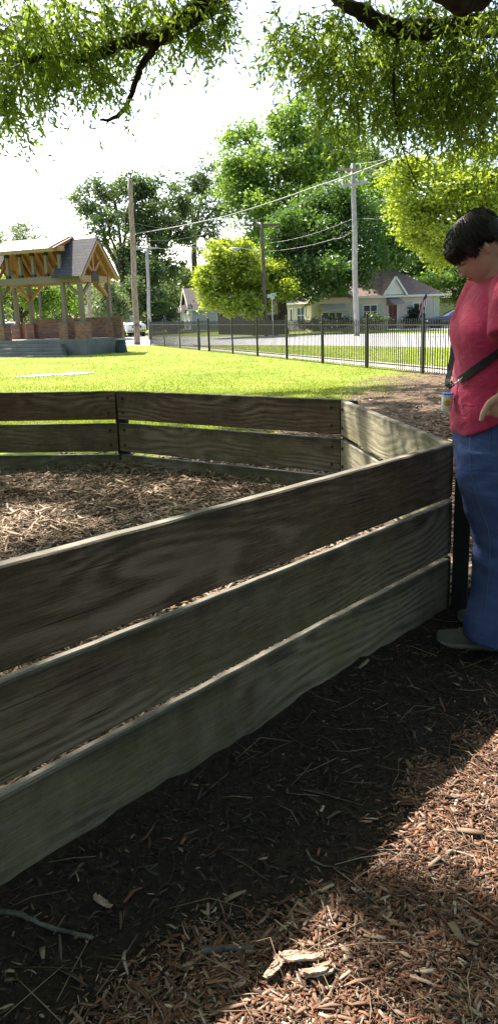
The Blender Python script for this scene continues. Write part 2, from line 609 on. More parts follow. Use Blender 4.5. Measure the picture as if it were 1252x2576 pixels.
M['shingle_br'] = shingle_mat('brown_shingle', (0.17, 0.115, 0.085), (0.23, 0.165, 0.125), 0.22)
M['shingle_dk'] = shingle_mat('dark_shingle', (0.075, 0.06, 0.06), (0.11, 0.088, 0.085), 0.22)
M['white_siding'] = siding_mat('white_siding', (0.62, 0.5, 0.4), 0.16)
M['blue_siding'] = siding_mat('blue_siding', (0.4, 0.42, 0.52), 0.16)
M['white_paint'] = plain('white_paint', (0.62, 0.6, 0.53), 0.6, 0.06, 5)
M['shutter'] = plain('sage_shutter', (0.42, 0.42, 0.34), 0.7, 0.08, 5)
M['awning'] = plain('tan_awning', (0.4, 0.38, 0.31), 0.7, 0.1, 4)
M['awning_dk'] = plain('grey_awning', (0.22, 0.2, 0.17), 0.7, 0.1, 4)
M['door_red'] = plain('red_brown_door', (0.22, 0.055, 0.03), 0.5, 0.15, 4)
M['glass'] = plain('window_glass', (0.05, 0.06, 0.06), 0.08, 0.1, 2, spec=0.8)
M['dark_fence'] = timber_mat('dark_fence', (0.026, 0.024, 0.022))
M['pole_wood'] = bark_mat('pole_wood', (0.17, 0.13, 0.095), (0.33, 0.27, 0.21))
M['pole_grey'] = bark_mat('pole_grey', (0.2, 0.195, 0.185), (0.38, 0.37, 0.35))
M['pole_dark'] = bark_mat('pole_dark', (0.055, 0.045, 0.036), (0.13, 0.11, 0.09))
M['cable'] = plain('grey_cable', (0.13, 0.135, 0.13), 0.45, 0.05, 3, metal=0.4)
M['cable_dk'] = plain('dark_cable', (0.05, 0.05, 0.05), 0.5, 0.05, 3)
M['porcelain'] = plain('insulator', (0.5, 0.5, 0.48), 0.25, 0.05, 5)
M['bin'] = plain('green_bin', (0.012, 0.035, 0.025), 0.5, 0.15, 5)
M['paint_white'] = plain('white_car_paint', (0.8, 0.8, 0.8), 0.25, 0.02, 2, spec=0.6)
M['paint_navy'] = plain('navy_car_paint', (0.016, 0.022, 0.07), 0.18, 0.1, 2, spec=0.8)
M['paint_black'] = plain('black_car_paint', (0.012, 0.012, 0.015), 0.2, 0.1, 2, spec=0.7)
M['tyre'] = plain('tyre', (0.015, 0.015, 0.015), 0.85, 0.1, 10)
M['rim'] = plain('rim', (0.5, 0.5, 0.5), 0.3, 0.05, 10, metal=0.8)
M['lamp_glass'] = plain('lamp_glass', (0.75, 0.75, 0.72), 0.12, 0.05, 10, spec=0.8)
M['sign_green'] = plain('sign_green', (0.005, 0.14, 0.085), 0.45, 0.05, 10)
M['sign_yellow'] = plain('sign_yellow', (0.7, 0.36, 0.015), 0.45, 0.05, 10)
M['white'] = plain('white', (0.75, 0.75, 0.75), 0.5, 0.03, 5)
M['black'] = plain('black', (0.015, 0.015, 0.015), 0.5, 0.05, 5)
M['lamp_shade'] = plain('lamp_shade', (0.33, 0.25, 0.17), 0.6, 0.1, 8)


def cloth_mat(name, col, weave, fold, var=0.2):
    g = G(name)
    v = g.obj()
    f = g.noise(v, 9, 4)
    n = g.noise(g.map(v, (weave, weave, weave * 0.3)), 1.0, 3, 0.6)
    c = g.mix(f, tuple(x * (1 - var) for x in col), tuple(x * (1 + var) for x in col))
    c = g.mix(g.math('MULTIPLY', n, 0.2), c, tuple(x * 0.6 for x in col))
    folds = g.noise(g.map(v, (14, 14, 26), (0, 0, 0), (0.3, 0.5, 0)), 1.0, 3, 0.5, 0.8)
    h = g.math('ADD', g.math('MULTIPLY', folds, fold), g.math('MULTIPLY', n, 0.12))
    return g.pbr(c, 0.85, g.bump(h, 0.6, 0.02), spec=0.15, **{'Sheen Weight': 0.15})


M['shirt'] = cloth_mat('raspberry_jersey', (0.5, 0.038, 0.1), 500, 0.7, 0.04)


def denim_mat():
    g = G('blue_denim')
    v = g.obj()
    n = g.noise(g.map(v, (420, 420, 260)), 1.0, 2, 0.6)
    f = g.noise(g.map(v, (5, 5, 2.5)), 1.0, 4, 0.6)
    c = g.mix(f, (0.02, 0.034, 0.11), (0.055, 0.082, 0.215))
    c = g.mix(g.math('MULTIPLY', n, 0.45), c, (0.12, 0.16, 0.3))
    wh = g.noise(g.map(v, (5, 5, 15), (0, 0, 3)), 1.0, 4, 0.55, 0.8)
    c = g.mix(g.ramp(wh, [(0.5, 0), (0.75, 0.3)]), c, (0.13, 0.18, 0.33))
    h = g.math('ADD', g.math('MULTIPLY', wh, 0.8), g.math('MULTIPLY', n, 0.15))
    return g.pbr(c, 0.85, g.bump(h, 0.5, 0.02), spec=0.15)


M['denim'] = denim_mat()
g_ = G('skin')
v_ = g_.obj()
c_ = g_.mix(g_.noise(v_, 14, 4), (0.46, 0.235, 0.165), (0.6, 0.34, 0.25))
M['skin'] = g_.pbr(c_, 0.5, g_.bump(g_.noise(v_, 160, 3), 0.15, 0.004), spec=0.4, **{'Subsurface Weight': 0.12, 'Subsurface Radius': (0.02, 0.008, 0.004)})
g_ = G('hair')
v_ = g_.obj()
f_ = g_.noise(g_.map(v_, (60, 60, 160)), 1.0, 3)
M['hair'] = g_.pbr(g_.mix(g_.island(), (0.009, 0.0065, 0.005), (0.034, 0.024, 0.018)), 0.55, g_.bump(f_, 0.4, 0.006), spec=0.3)
M['shoe'] = plain('taupe_shoe', (0.12, 0.105, 0.085), 0.8, 0.15, 20, 0.2)
M['sole'] = plain('shoe_sole', (0.2, 0.18, 0.15), 0.8, 0.1, 20)
M['leather'] = plain('black_leather', (0.012, 0.01, 0.01), 0.45, 0.2, 30, 0.2)
M['chrome'] = plain('chrome', (0.6, 0.58, 0.55), 0.2, 0.05, 10, metal=1.0)
M['plastic_white'] = plain('cream_plastic', (0.72, 0.68, 0.6), 0.4, 0.03, 10)
M['plastic_blue'] = plain('blue_plastic', (0.06, 0.12, 0.55), 0.35, 0.05, 10)
M['yellow'] = plain('yellow_print', (0.75, 0.5, 0.03), 0.5, 0.03, 10)
M['red'] = plain('red_print', (0.45, 0.02, 0.02), 0.5, 0.03, 10)
M['flag_red'] = plain('flag_red', (0.4, 0.02, 0.035), 0.8, 0.05, 10)
M['flag_blue'] = plain('flag_blue', (0.03, 0.04, 0.17), 0.8, 0.05, 10)
M['flag_white'] = plain('flag_white', (0.7, 0.68, 0.66), 0.8, 0.05, 10)
M['bark_piece'] = bark_mat('pale_bark', (0.22, 0.13, 0.09), (0.5, 0.37, 0.29))
M['stick'] = bark_mat('grey_stick', (0.05, 0.043, 0.036), (0.17, 0.15, 0.13))
# ------------------------------------------------------------------ ground
def axis(lo, hi, fine_lo, fine_hi, step, grow):
    a = list(np.arange(fine_lo, fine_hi, step))
    s, p = step, fine_hi
    while p < hi:
        a.append(p); s *= grow; p += s
    a.append(hi)
    s, p, left = step, fine_lo, []
    while p > lo:
        s *= grow; p -= s; left.append(max(p, lo))
    return np.array(left[::-1] + a)


def lawn_amount(x, y):
    edge = np.interp(x, [-30, -1, 0.6, 2.3, 4.6, 7, 12], [7.6, 8.5, 12.6, 17.0, 22.5, 24, 25])
    wob = (fbm(x * 0.9, y * 0.5) - 0.5) * 5
    return smoothstep(-4.5, 3.0, y - edge + wob)


gx = axis(-500, 500, -1.6, 3.0, 0.05, 1.05)
gy = axis(-60, 900, 0.6, 5.0, 0.05, 1.035)
GX, GY = np.meshgrid(gx, gy)


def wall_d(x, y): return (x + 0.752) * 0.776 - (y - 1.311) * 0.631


def bank(x, y):
    """soil and mulch heaped against the foot of the near wall"""
    d = wall_d(x, y)
    s = (x + 0.752) * 0.631 + (y - 1.311) * 0.776
    return (0.02 + 0.028 * fbm(s * 2.3, s * 0 + 2.5) + 0.035 * fbm(s * 19, d * 12)) * np.exp(-np.clip(d, 0, 9) ** 2 / 0.02) * smoothstep(-0.12, 0.0, d) * smoothstep(2.9, 2.5, s) * smoothstep(-0.6, 0.2, s)


near = 1 - smoothstep(9, 16, GY)
GZ = gz(GX, GY) + bank(GX, GY) + near * ((fbm(GX * 3.1, GY * 3.1) - 0.5) * 0.05) + (fbm(GX * 0.4, GY * 0.4) - 0.5) * 0.05 * smoothstep(9, 16, GY) * (1 - smoothstep(26, 30, GY))
nx_, ny_ = len(gx), len(gy)
idx = np.arange(nx_ * ny_).reshape(ny_, nx_)
Fq = np.stack([idx[:-1, :-1], idx[:-1, 1:], idx[1:, 1:], idx[1:, :-1]], -1).reshape(-1, 4)
ground = np_mesh('ground', np.stack([GX, GY, GZ], -1).reshape(-1, 3), Fq, M['ground'], smooth=True)
tag(ground, kind='structure')
for nm, arr in (('lawn', lawn_amount(GX, GY)), ('dirt', np.clip(smoothstep(0.9, 2.2, GX) * smoothstep(3.0, 5.0, GY) + smoothstep(8, 11, GY), 0, 1))):
    at_ = ground.data.attributes.new(nm, 'FLOAT', 'POINT')
    at_.data.foreach_set('value', np.ascontiguousarray(arr.ravel(), np.float32))


def ground_z(x, y):
    x = np.asarray(x, float); y = np.asarray(y, float)
    n = 1 - smoothstep(9, 16, y)
    return gz(x, y) + bank(x, y) + n * ((fbm(x * 3.1, y * 3.1) - 0.5) * 0.05) + (fbm(x * 0.4, y * 0.4) - 0.5) * 0.05 * smoothstep(9, 16, y) * (1 - smoothstep(26, 30, y))


def sheet(name, poly, z, mat, thick=0.02):
    mb = MB()
    mb.prism([(p[0], p[1], z - thick) for p in poly], (0, 0, thick))
    o = mb.build(name, mat)
    return tag(o, kind='structure')


# road beyond the railing, footpath against it, far verge
road_near = [(30, 15), (14.5, 25.5), (8.9, 34.0), (4.3, 40.2), (0.2, 44.4), (-5.2, 49.0), (-14, 51.5), (-60, 56)]
road_far = [(-60, 84), (-22, 77), (-9, 72.5), (0, 62), (6.2, 60.5), (10.5, 56), (16, 50), (60, 30)]
sheet('road', road_near + road_far, LOW + 0.012, M['asphalt'])
fa, fb = at(1064, 939.6), at(377, 868)
fdir = (fb - fa).normalized()
fnr = Vector((-fdir.y, fdir.x, 0))
if fnr.x < 0: fnr = -fnr
p0, p1 = fa - fdir * 14 + fnr * 0.45, fb + fdir * 0.5 + fnr * 0.45
q0, q1 = p0 + fnr * 1.25, p1 + fnr * 1.0
sheet('footpath', [p0, p1, q1, q0], LOW + 0.008, M['pavement'])
# drive by the white house, where the dark saloon stands
sheet('driveway', [at(985, 823), at(1040, 822.2), at(1290, 819), at(1290, 833), at(1100, 830.5), at(960, 829)], LOW + 0.01, M['asphalt'])

# ------------------------------------------------------------------ the pit of boards
ZT = 0.79
CZ = [0.088, 0.0, 0.0, 0.0, 0.03, 0.06, 0.1, 0.11]       # the rim climbs with the ground
CORN = [Vector((-0.752, 1.311, 0)), Vector((0.889, 3.329, 0)), Vector((0.651, 5.183, 0)), Vector((-1.05, 6.407, 0)),
        Vector((-3.12, 6.5, 0)), Vector((-4.6, 5.1, 0)), Vector((-4.55, 3.1, 0)), Vector((-2.95, 1.62, 0))]
PCEN = sum(CORN, Vector()) / 8
pit = thing('ball_pit', 'eight sided low pit of weathered horizontal boards round a floor of wood chips', 'pit', (PCEN.x, PCEN.y, 0))
BH, GAP, TH = 0.235, 0.027, 0.038
PINV = Vector((-PCEN.x, -PCEN.y, 0))
for i in range(8):
    a, b = CORN[i], CORN[(i + 1) % 8]
    d = (b - a).normalized()
    L = (b - a).length
    nrm = Vector((-d.y, d.x, 0))                 # inwards (corners run anticlockwise)
    for k in range(3):
        zc = ZT - BH / 2 - k * (BH + GAP) + random.uniform(-0.003, 0.003)
        za, zb_ = CZ[i], CZ[(i + 1) % 8]
        mb = MB()
        seg = 28
        Lk = L - 0.03
        # a board: slightly bowed, with worn upper edge
        ringsv = []
        ph = random.uniform(0, 9)
        for s_ in range(seg + 1):
            x = -Lk / 2 + Lk * s_ / seg
            e = 0.0012 * math.sin(3 * x + ph) + 0.0008 * math.sin(23 * x + ph * 2) + random.uniform(-0.0006, 0.0006)
            bow = 0.002 * math.sin(1.7 * x + ph)
            c_ = 0.005
            ringsv.append([(x, -TH / 2 + bow, -BH / 2 + c_), (x, -TH / 2 + c_ + bow, -BH / 2), (x, TH / 2 - c_ + bow, -BH / 2), (x, TH / 2 + bow, -BH / 2 + c_),
                           (x, TH / 2 + bow, BH / 2 - c_ + e), (x, TH / 2 - c_ + bow, BH / 2 + e), (x, -TH / 2 + c_ + bow, BH / 2 + e * 0.8), (x, -TH / 2 + bow, BH / 2 - c_ + e * 0.8)])
        mb.loft(ringsv)
        o = mb.build('board', M['board_sunlit' if i == 1 else 'board_' + 'abc'[k]], pit)
        mid = (a + b) / 2
        o.location = (mid.x - PCEN.x, mid.y - PCEN.y, zc + (za + zb_) / 2)
        o.rotation_euler = (0, -math.atan2(zb_ - za, L), math.atan2(d.y, d.x))
        if k < 2 and i in (0, 1, 2, 3):
            for ex in (-1, 1):
                for dz in (-0.06, 0.062):
                    bm_ = MB()
                    bm_.lathe([(0.0, -0.002), (0.011, -0.002), (0.012, 0.004), (0.008, 0.0075), (0.0, 0.0085)], (ex * (Lk / 2 - 0.06), TH / 2 + 0.004, dz), 10,
                              Matrix.Rotation(-math.pi / 2, 3, 'X'))
                    bm_.build('bolt', M['steel_black'], o)
    # post outside each corner
    out = (a - PCEN); out.z = 0; out.normalize()
    mb = MB()
    c = a + out * 0.056
    rot = Matrix.Rotation(math.atan2(out.y, out.x), 3, 'Z')
    mb.box((0, 0, 0.33), (0.07, 0.09, 0.9), rot)
    o = mb.build('corner_post', M['post'], pit, bevel=0.006)
    o.location = (c.x - PCEN.x, c.y - PCEN.y, CZ[i])


def in_pit(x, y, inset=0.03):
    ok = np.ones(np.shape(x), bool)
    for i in range(8):
        a, b = CORN[i], CORN[(i + 1) % 8]
        d = (b - a).normalized()
        s = -(x - a.x) * d.y + (y - a.y) * d.x
        ok &= s > inset
    return ok


def pit_z(x, y):
    dist = np.full(np.shape(x), 9.0)
    for i in range(8):
        a, b = CORN[i], CORN[(i + 1) % 8]
        d = (b - a).normalized()
        dist = np.minimum(dist, -(x - a.x) * d.y + (y - a.y) * d.x)
    return 0.15 + 0.05 * np.exp(-np.clip(dist, 0, 9) / 0.35) + (fbm(x * 2.2, y * 2.2) - 0.5) * 0.10


bx = np.arange(-4.9, 1.2, 0.06)
by = np.arange(1.4, 6.8, 0.06)
BX, BY = np.meshgrid(bx, by)
keep = in_pit(BX, BY, 0.0)
idm = np.full(BX.shape, -1); idm[keep] = np.arange(keep.sum())
Q = np.stack([idm[:-1, :-1], idm[:-1, 1:], idm[1:, 1:], idm[1:, :-1]], -1).reshape(-1, 4)
Q = Q[(Q >= 0).all(1)]
bed = np_mesh('pit_floor', np.stack([BX, BY, pit_z(BX, BY) - 0.01], -1)[keep], Q, plain('chip_bed', (0.09, 0.055, 0.035), 0.95, 0.5, 25, 0.6, spec=0.1), smooth=True)
tag(bed, kind='structure')


# ------------------------------------------------------------------ chips, shreds, needles
def shreds(P, L, W, T, yaw, tilt, bend):
    """one bent sliver (12 verts) per point"""
    n = len(P)
    tap = rng.uniform(0.15, 1.1, (n, 3))
    ca, sa = np.cos(yaw), np.sin(yaw)
    ct, st = np.cos(tilt), np.sin(tilt)
    X = np.stack([ca * ct, sa * ct, st], -1)
    Yv = np.stack([-sa, ca, np.zeros(n)], -1)
    Zv = np.cross(X, Yv)
    V = np.empty((n, 12, 3))
    for j, u in enumerate((-0.5, 0.05, 0.5)):
        c = P + X * (L * u)[:, None] + Zv * (bend * L * (0.25 - u * u))[:, None] + Yv * (bend * L * 0.5 * (0.25 - u * u))[:, None]
        wj = W * (tap[:, j] if j != 1 else 1.0) * 0.5
        for q, (a, b) in enumerate(((-1, -1), (1, -1), (1, 1), (-1, 1))):
            V[:, j * 4 + q] = c + Yv * (wj * a)[:, None] + Zv * (T * 0.5 * b)[:, None]
    f = []
    for j in (0, 1):
        for q in range(4):
            f.append((j * 4 + q, j * 4 + (q + 1) % 4, j * 4 + 4 + (q + 1) % 4, j * 4 + 4 + q))
    f += [(3, 2, 1, 0), (8, 9, 10, 11)]
    f = np.array(f)
    Fq = (np.arange(n)[:, None, None] * 12 + f[None]).reshape(-1, 4)
    return V.reshape(-1, 3), Fq


def U(a, b, n): return rng.uniform(a, b, n)


# inside the pit
n = 95000
x, y = U(-4.6, 0.9, n), U(1.6, 6.6, n)
m = in_pit(x, y, 0.035) & (x > -0.36 * y - 0.5)
x, y = x[m], y[m]
n = len(x)
L = np.clip(rng.lognormal(math.log(0.042), 0.5, n), 0.014, 0.13)
W = L * U(0.07, 0.2, n)
z = pit_z(x, y) + U(-0.006, 0.02, n)
V, Fq = shreds(np.stack([x, y, z], -1), L, W, W * U(0.2, 0.5, n), U(0, math.tau, n), rng.normal(0, 0.2, n), rng.normal(0, 0.25, n))
tag(np_mesh('wood_chips', V, Fq, M['chips_pit']), kind='stuff')




# the rest of the pit floor, away to the left
n = 26000
x, y = U(-4.6, 0.0, n), U(1.6, 6.6, n)
m = in_pit(x, y, 0.035) & (x <= -0.36 * y - 0.5)
x, y = x[m], y[m]
n = len(x)
L = np.clip(rng.lognormal(math.log(0.06), 0.45, n), 0.02, 0.15)
W = L * U(0.1, 0.25, n)
V, Fq = shreds(np.stack([x, y, pit_z(x, y) + U(-0.006, 0.02, n)], -1), L, W, W * 0.3, U(0, math.tau, n), rng.normal(0, 0.2, n), rng.normal(0, 0.25, n))
tag(np_mesh('wood_chips', V, Fq, M['chips_pit']), kind='stuff')


# outside, in the foreground
def outside(n, dens, x0, x1, y0, y1):
    x, y = U(x0, x1, n), U(y0, y1, n)
    k = (rng.random(n) < dens(x, y)) & ~in_pit(x, y, -0.05)
    return x[k], y[k]


def dens_mulch(x, y):  # mulch thinned over damp soil out to the wall's shadow edge, deepening that shade
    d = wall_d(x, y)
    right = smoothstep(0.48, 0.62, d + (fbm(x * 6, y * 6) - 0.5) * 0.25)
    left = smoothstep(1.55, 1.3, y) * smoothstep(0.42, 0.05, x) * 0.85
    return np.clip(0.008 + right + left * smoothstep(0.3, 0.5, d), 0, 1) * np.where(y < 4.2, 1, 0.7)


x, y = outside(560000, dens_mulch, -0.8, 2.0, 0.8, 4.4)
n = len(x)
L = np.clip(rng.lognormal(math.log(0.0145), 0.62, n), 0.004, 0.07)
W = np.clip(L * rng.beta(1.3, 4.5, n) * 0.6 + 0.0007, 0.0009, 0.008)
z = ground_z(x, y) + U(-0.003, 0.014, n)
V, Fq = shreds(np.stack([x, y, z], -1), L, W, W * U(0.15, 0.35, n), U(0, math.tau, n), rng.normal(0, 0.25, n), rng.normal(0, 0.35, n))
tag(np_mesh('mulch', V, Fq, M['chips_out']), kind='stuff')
# the same mulch round about, out of the picture
x, y = U(-5.5, 4.5, 60000), U(-1.5, 5, 60000)
k = ~in_pit(x, y, -0.08) & ~((x > -0.8) & (x < 2.0) & (y > 0.8))
x, y = x[k], y[k]
n = len(x)
L = np.clip(rng.lognormal(math.log(0.035), 0.5, n), 0.01, 0.1)
W = L * U(0.08, 0.25, n)
V, Fq = shreds(np.stack([x, y, ground_z(x, y) + U(-0.002, 0.012, n)], -1), L, W, W * 0.3, U(0, math.tau, n), rng.normal(0, 0.25, n), rng.normal(0, 0.35, n))
tag(np_mesh('mulch', V, Fq, M['chips_out']), kind='stuff')
# larger flakes among it
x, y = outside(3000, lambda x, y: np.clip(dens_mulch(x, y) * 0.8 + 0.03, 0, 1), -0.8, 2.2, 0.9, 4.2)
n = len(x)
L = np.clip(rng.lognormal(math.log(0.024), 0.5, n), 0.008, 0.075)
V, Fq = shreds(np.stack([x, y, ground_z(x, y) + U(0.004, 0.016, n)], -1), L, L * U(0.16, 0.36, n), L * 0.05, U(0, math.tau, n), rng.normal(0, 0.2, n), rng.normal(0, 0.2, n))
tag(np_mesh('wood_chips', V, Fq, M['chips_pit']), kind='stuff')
# damp litter on the dark soil by the wall
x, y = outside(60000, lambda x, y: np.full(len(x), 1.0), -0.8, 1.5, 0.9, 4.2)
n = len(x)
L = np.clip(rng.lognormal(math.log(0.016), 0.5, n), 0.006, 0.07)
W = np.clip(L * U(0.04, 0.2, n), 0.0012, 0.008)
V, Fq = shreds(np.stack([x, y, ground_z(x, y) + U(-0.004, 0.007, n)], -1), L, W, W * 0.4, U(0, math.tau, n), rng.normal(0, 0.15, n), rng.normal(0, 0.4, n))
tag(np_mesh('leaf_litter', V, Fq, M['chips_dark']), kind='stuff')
# long pine needles
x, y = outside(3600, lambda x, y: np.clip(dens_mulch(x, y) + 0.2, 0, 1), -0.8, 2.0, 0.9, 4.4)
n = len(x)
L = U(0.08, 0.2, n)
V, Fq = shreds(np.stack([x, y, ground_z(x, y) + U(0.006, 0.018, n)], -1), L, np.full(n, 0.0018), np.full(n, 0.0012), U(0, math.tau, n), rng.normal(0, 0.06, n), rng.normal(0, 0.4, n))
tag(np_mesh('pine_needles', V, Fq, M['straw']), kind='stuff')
# bare ground behind the pit and right of it
n = 60000
y = 1 / U(1 / 24, 1 / 3.6, n)
x = U(-0.25, 0.55, n) * y
k = (~in_pit(x, y, -0.08)) & (rng.random(n) > lawn_amount(x, y) * 1.05) & (rng.random(n) < 0.35 + 0.65 * fbm(x * 1.5, y * 1.5))
x, y = x[k], y[k]
n = len(x)
L = np.clip(rng.lognormal(math.log(0.07), 0.45, n), 0.02, 0.22)
W = np.clip(L * U(0.08, 0.25, n), 0.003, 0.03)
V, Fq = shreds(np.stack([x, y, ground_z(x, y) + U(0, 0.02, n)], -1), L, W, W * 0.35, U(0, math.tau, n), rng.normal(0, 0.18, n), rng.normal(0, 0.3, n))
tag(np_mesh('leaf_litter', V, Fq, M['straw']), kind='stuff')
# pale patch of gravel on the lawn
pc = at(140, 943, LOW * 0.99)
n = 2600
a = U(0, math.tau, n); r = np.sqrt(rng.random(n))
x = pc.x + r * np.cos(a) * 1.05 + rng.normal(0, 0.08, n)
y = pc.y + r * np.sin(a) * 0.42 + (x - pc.x) * 0.28 + rng.normal(0, 0.1, n)
k = fbm(x * 3, y * 3) > 0.36
x, y = x[k], y[k]; n = len(x)
L = U(0.02, 0.06, n)
V, Fq = shreds(np.stack([x, y, ground_z(x, y) + 0.012], -1), L, L * U(0.5, 0.9, n), L * 0.4, U(0, math.tau, n), rng.normal(0, 0.2, n), np.zeros(n))
tag(np_mesh('gravel', V, Fq, M['gravel']), kind='stuff')

# grass blades on the lawn
n = 260000
y = 1 / U(1 / 62, 1 / 9.0, n)
x = U(-0.42, 0.42, n) * y
k = (rng.random(n) < lawn_amount(x, y) ** 1.3)
k &= np.sqrt((x - pc.x) ** 2 + ((y - pc.y) * 2.2) ** 2) > 0.8
x, y = x[k], y[k]
# keep off road, path
P2 = np.stack([x, y], -1)


def inside(poly, x, y):
    c = np.zeros(len(x), bool)
    pts = [(p[0], p[1]) for p in poly]
    j = len(pts) - 1
    for i in range(len(pts)):
        xi, yi = pts[i]; xj, yj = pts[j]
        c ^= ((yi > y) != (yj > y)) & (x < (xj - xi) * (y - yi) / ((yj - yi) or 1e-9) + xi)
        j = i
    return c


k = ~inside(road_near + road_far, x, y) & ~inside([p0, p1, q1, q0], x, y)
x, y = x[k], y[k]
n = len(x)
h = U(0.018, 0.05, n) * np.where(rng.random(n) < 0.03, 2.0, 1) * (0.6 + 0.9 * fbm(x * 0.5, y * 0.5))
wd = U(0.003, 0.006, n) * (1 + y / 22)
a = U(0, math.tau, n)
lean = rng.normal(0, 0.5, (n, 2)) * h[:, None]
z = ground_z(x, y) - 0.004
B = np.stack([x, y, z], -1)
s = np.stack([np.cos(a) * wd, np.sin(a) * wd, np.zeros(n)], -1)
T = B + np.concatenate([lean, h[:, None]], 1)
V = np.stack([B - s, B + s, T], 1).reshape(-1, 3)
tag(np_mesh('grass', V, np.arange(n * 3).reshape(-1, 3), M['grass']), kind='stuff')


# bark and sticks lying in the foreground
def slab(name, label, cat, px, py, L, W, T, yaw, mat, seed, z=0.016, jag=0.25, group=None):
    r = random.Random(seed)
    c = at(px, py, 0.0)
    mb = MB()
    # two or three plates of split bark lying on one another
    for pl in range(3 if L > 0.052 and mat is M['bark_piece'] else 1):
        k = 14
        rings = []
        Lp = L * (1.0, 0.72, 0.5)[pl]; Wp = W * (1.0, 0.7, 0.55)[pl]
        ox, oy, oz = ((0, 0, 0), (r.uniform(-.1, .1) * L, -W * 0.22, T * 0.5), (r.uniform(-.2, .2) * L, W * 0.2, T * 0.55))[pl]
        wa, wb, ha = 1.0, 1.0, 0.0
        for j in range(k + 1):
            u = j / k - 0.5
            end = min(1.0, (0.5 - abs(u)) * r.uniform(3.5, 6) + 0.2)
            wa = min(1.2, max(0.7, wa + r.uniform(-1, 1) * jag * 0.5)); wb = min(1.2, max(0.7, wb + r.uniform(-1, 1) * jag * 0.5))
            ha += r.uniform(-1, 1) * T * 0.06
            x = u * Lp + ox
            y0, y1 = -Wp / 2 * wa * end + oy, Wp / 2 * wb * end + oy
            z0 = oz + ha + 0.05 * L * (0.25 - u * u)
            t = T * 0.42
            rings.append([(x, y0, z0), (x, y0 + Wp * 0.15, z0 - t * 0.5), (x, y1 - Wp * 0.15, z0 - t * 0.5), (x, y1, z0),
                          (x, y1 - Wp * 0.08, z0 + t * 0.4), (x, y0 + Wp * 0.6, z0 + t * (0.75 + r.uniform(-.2, .2))), (x, y0 + Wp * 0.35, z0 + t * (0.5 + r.uniform(-.25, .25))), (x, y0 + Wp * 0.08, z0 + t * 0.55)])
        mb.loft(rings)
    o = mb.build(name, mat)
    o.location = (c.x, c.y, float(ground_z(c.x, c.y)) + z)
    o.rotation_euler = (r.uniform(-0.1, 0.1), r.uniform(-0.06, 0.06), yaw)
    return tag(o, label, cat, group)


slab('bark_piece', 'largest pale slab of bark lying in the sunlit mulch', 'bark', 752, 2472, 0.105, 0.027, 0.012, 0.02, M['bark_piece'], 1, 0.024, 0.3)
slab('bark_piece', 'white edged broken bark just below the largest slab', 'bark', 800, 2506, 0.075, 0.024, 0.014, 0.2, M['bark_piece'], 2, 0.022, 0.25)
slab('bark_piece', 'short flake of bark standing off the left end of the largest slab', 'bark', 690, 2503, 0.055, 0.018, 0.01, 0.9, M['bark_piece'], 3, 0.022, 0.25)
slab('bark_piece', 'pale bark chunk at the edge of the shade', 'bark', 610, 2520, 0.05, 0.018, 0.01, 1.0, M['bark_piece'], 4, 0.012, 0.4)
slab('wood_chip', 'broad brown wood chip lying in the shade below the wall', 'wood chip', 265, 2357, 0.06, 0.017, 0.006, -0.7, M['bark_piece'], 6, 0.014, 0.2)
slab('wood_chip', 'mossy lump of wood in the sunlit mulch', 'wood chip', 905, 2322, 0.05, 0.02, 0.016, 0.1, M['bark'], 7, 0.012, 0.3)
slab('wood_chip', 'grey flat chip at the edge of the sunlit mulch', 'wood chip', 1135, 2030, 0.05, 0.018, 0.006, 0.05, M['stick'], 8, 0.012, 0.3)


def stick(label, pts, r0, r1, seed):
    r = random.Random(seed)
    P = []
    for (px, py) in pts:
        p = at(px, py, 0.0)
        P.append(Vector((p.x, p.y, float(ground_z(p.x, p.y)) + r0 * 1.3)))
    fine = []
    for a, b in zip(P, P[1:]):
        for k in range(4):
            fine.append(a.lerp(b, k / 4) + Vector((r.uniform(-1, 1), r.uniform(-1, 1), r.uniform(-0.5, 0.5))) * r0 * 0.25)
    fine.append(P[-1])
    rad = [r0 + (r1 - r0) * i / (len(fine) - 1) for i in range(len(fine))]
    rad = [q * r.uniform(0.85, 1.15) for q in rad]
    c = fine[0].copy()
    mb = MB()
    mb.tube([p - c for p in fine], rad, 8)
    o = mb.build('stick', M['stick'], smooth=True)
    o.location = c
    return tag(o, label, 'stick')


stick('knobbly grey stick lying across the dark mulch', [(-30, 2440), (60, 2415), (110, 2425), (170, 2432), (242, 2438)], 0.0065, 0.0045, 1)
stick('brown half buried stick beside the sunlit bark', [(505, 2462), (560, 2448), (640, 2440)], 0.009, 0.006, 2)
stick('thin bent twig lying in the wall shadow', [(770, 2175), (785, 2200), (815, 2215), (850, 2218)], 0.0032, 0.002, 3)
stick('long thin straw lying on the dark soil', [(755, 2020), (820, 2032), (912, 2062)], 0.002, 0.0012, 4)
stick('fine pale twig slanting over the dark soil', [(512, 2072), (545, 2040), (575, 2010)], 0.002, 0.001, 5)
# ------------------------------------------------------------------ iron railing
def line_t(a, d, px, py):
    """distance along a + t*d (plan) where the sight line of a pixel crosses it"""
    r = ray(px, py)
    den = d.x * r.y - d.y * r.x
    return (-(a.x * r.y - a.y * r.x)) / den


def picket_panel(parent, L, spacing=0.112, tall=1.46):
    mb = MB()
    n = max(2, int(round(L / spacing)))
    for zr, h in ((1.27, 0.038), (0.17, 0.034)):
        mb.box((L / 2, 0, zr), (L - 0.07, 0.028, h))
    for k in range(1, n):
        x = L * k / n
        mb.box((x, 0, (0.05 + tall - 0.07) / 2), (0.0205, 0.0205, tall - 0.12))
        mb.box((x, 0, tall - 0.12), (0.027, 0.027, 0.022))
        mb.lathe([(0.0, tall - 0.07), (0.011, tall - 0.07), (0.015, tall - 0.052), (0.0, tall)], (x, 0, 0), 6)
    return mb.build('picket_panel', M['iron'], parent)


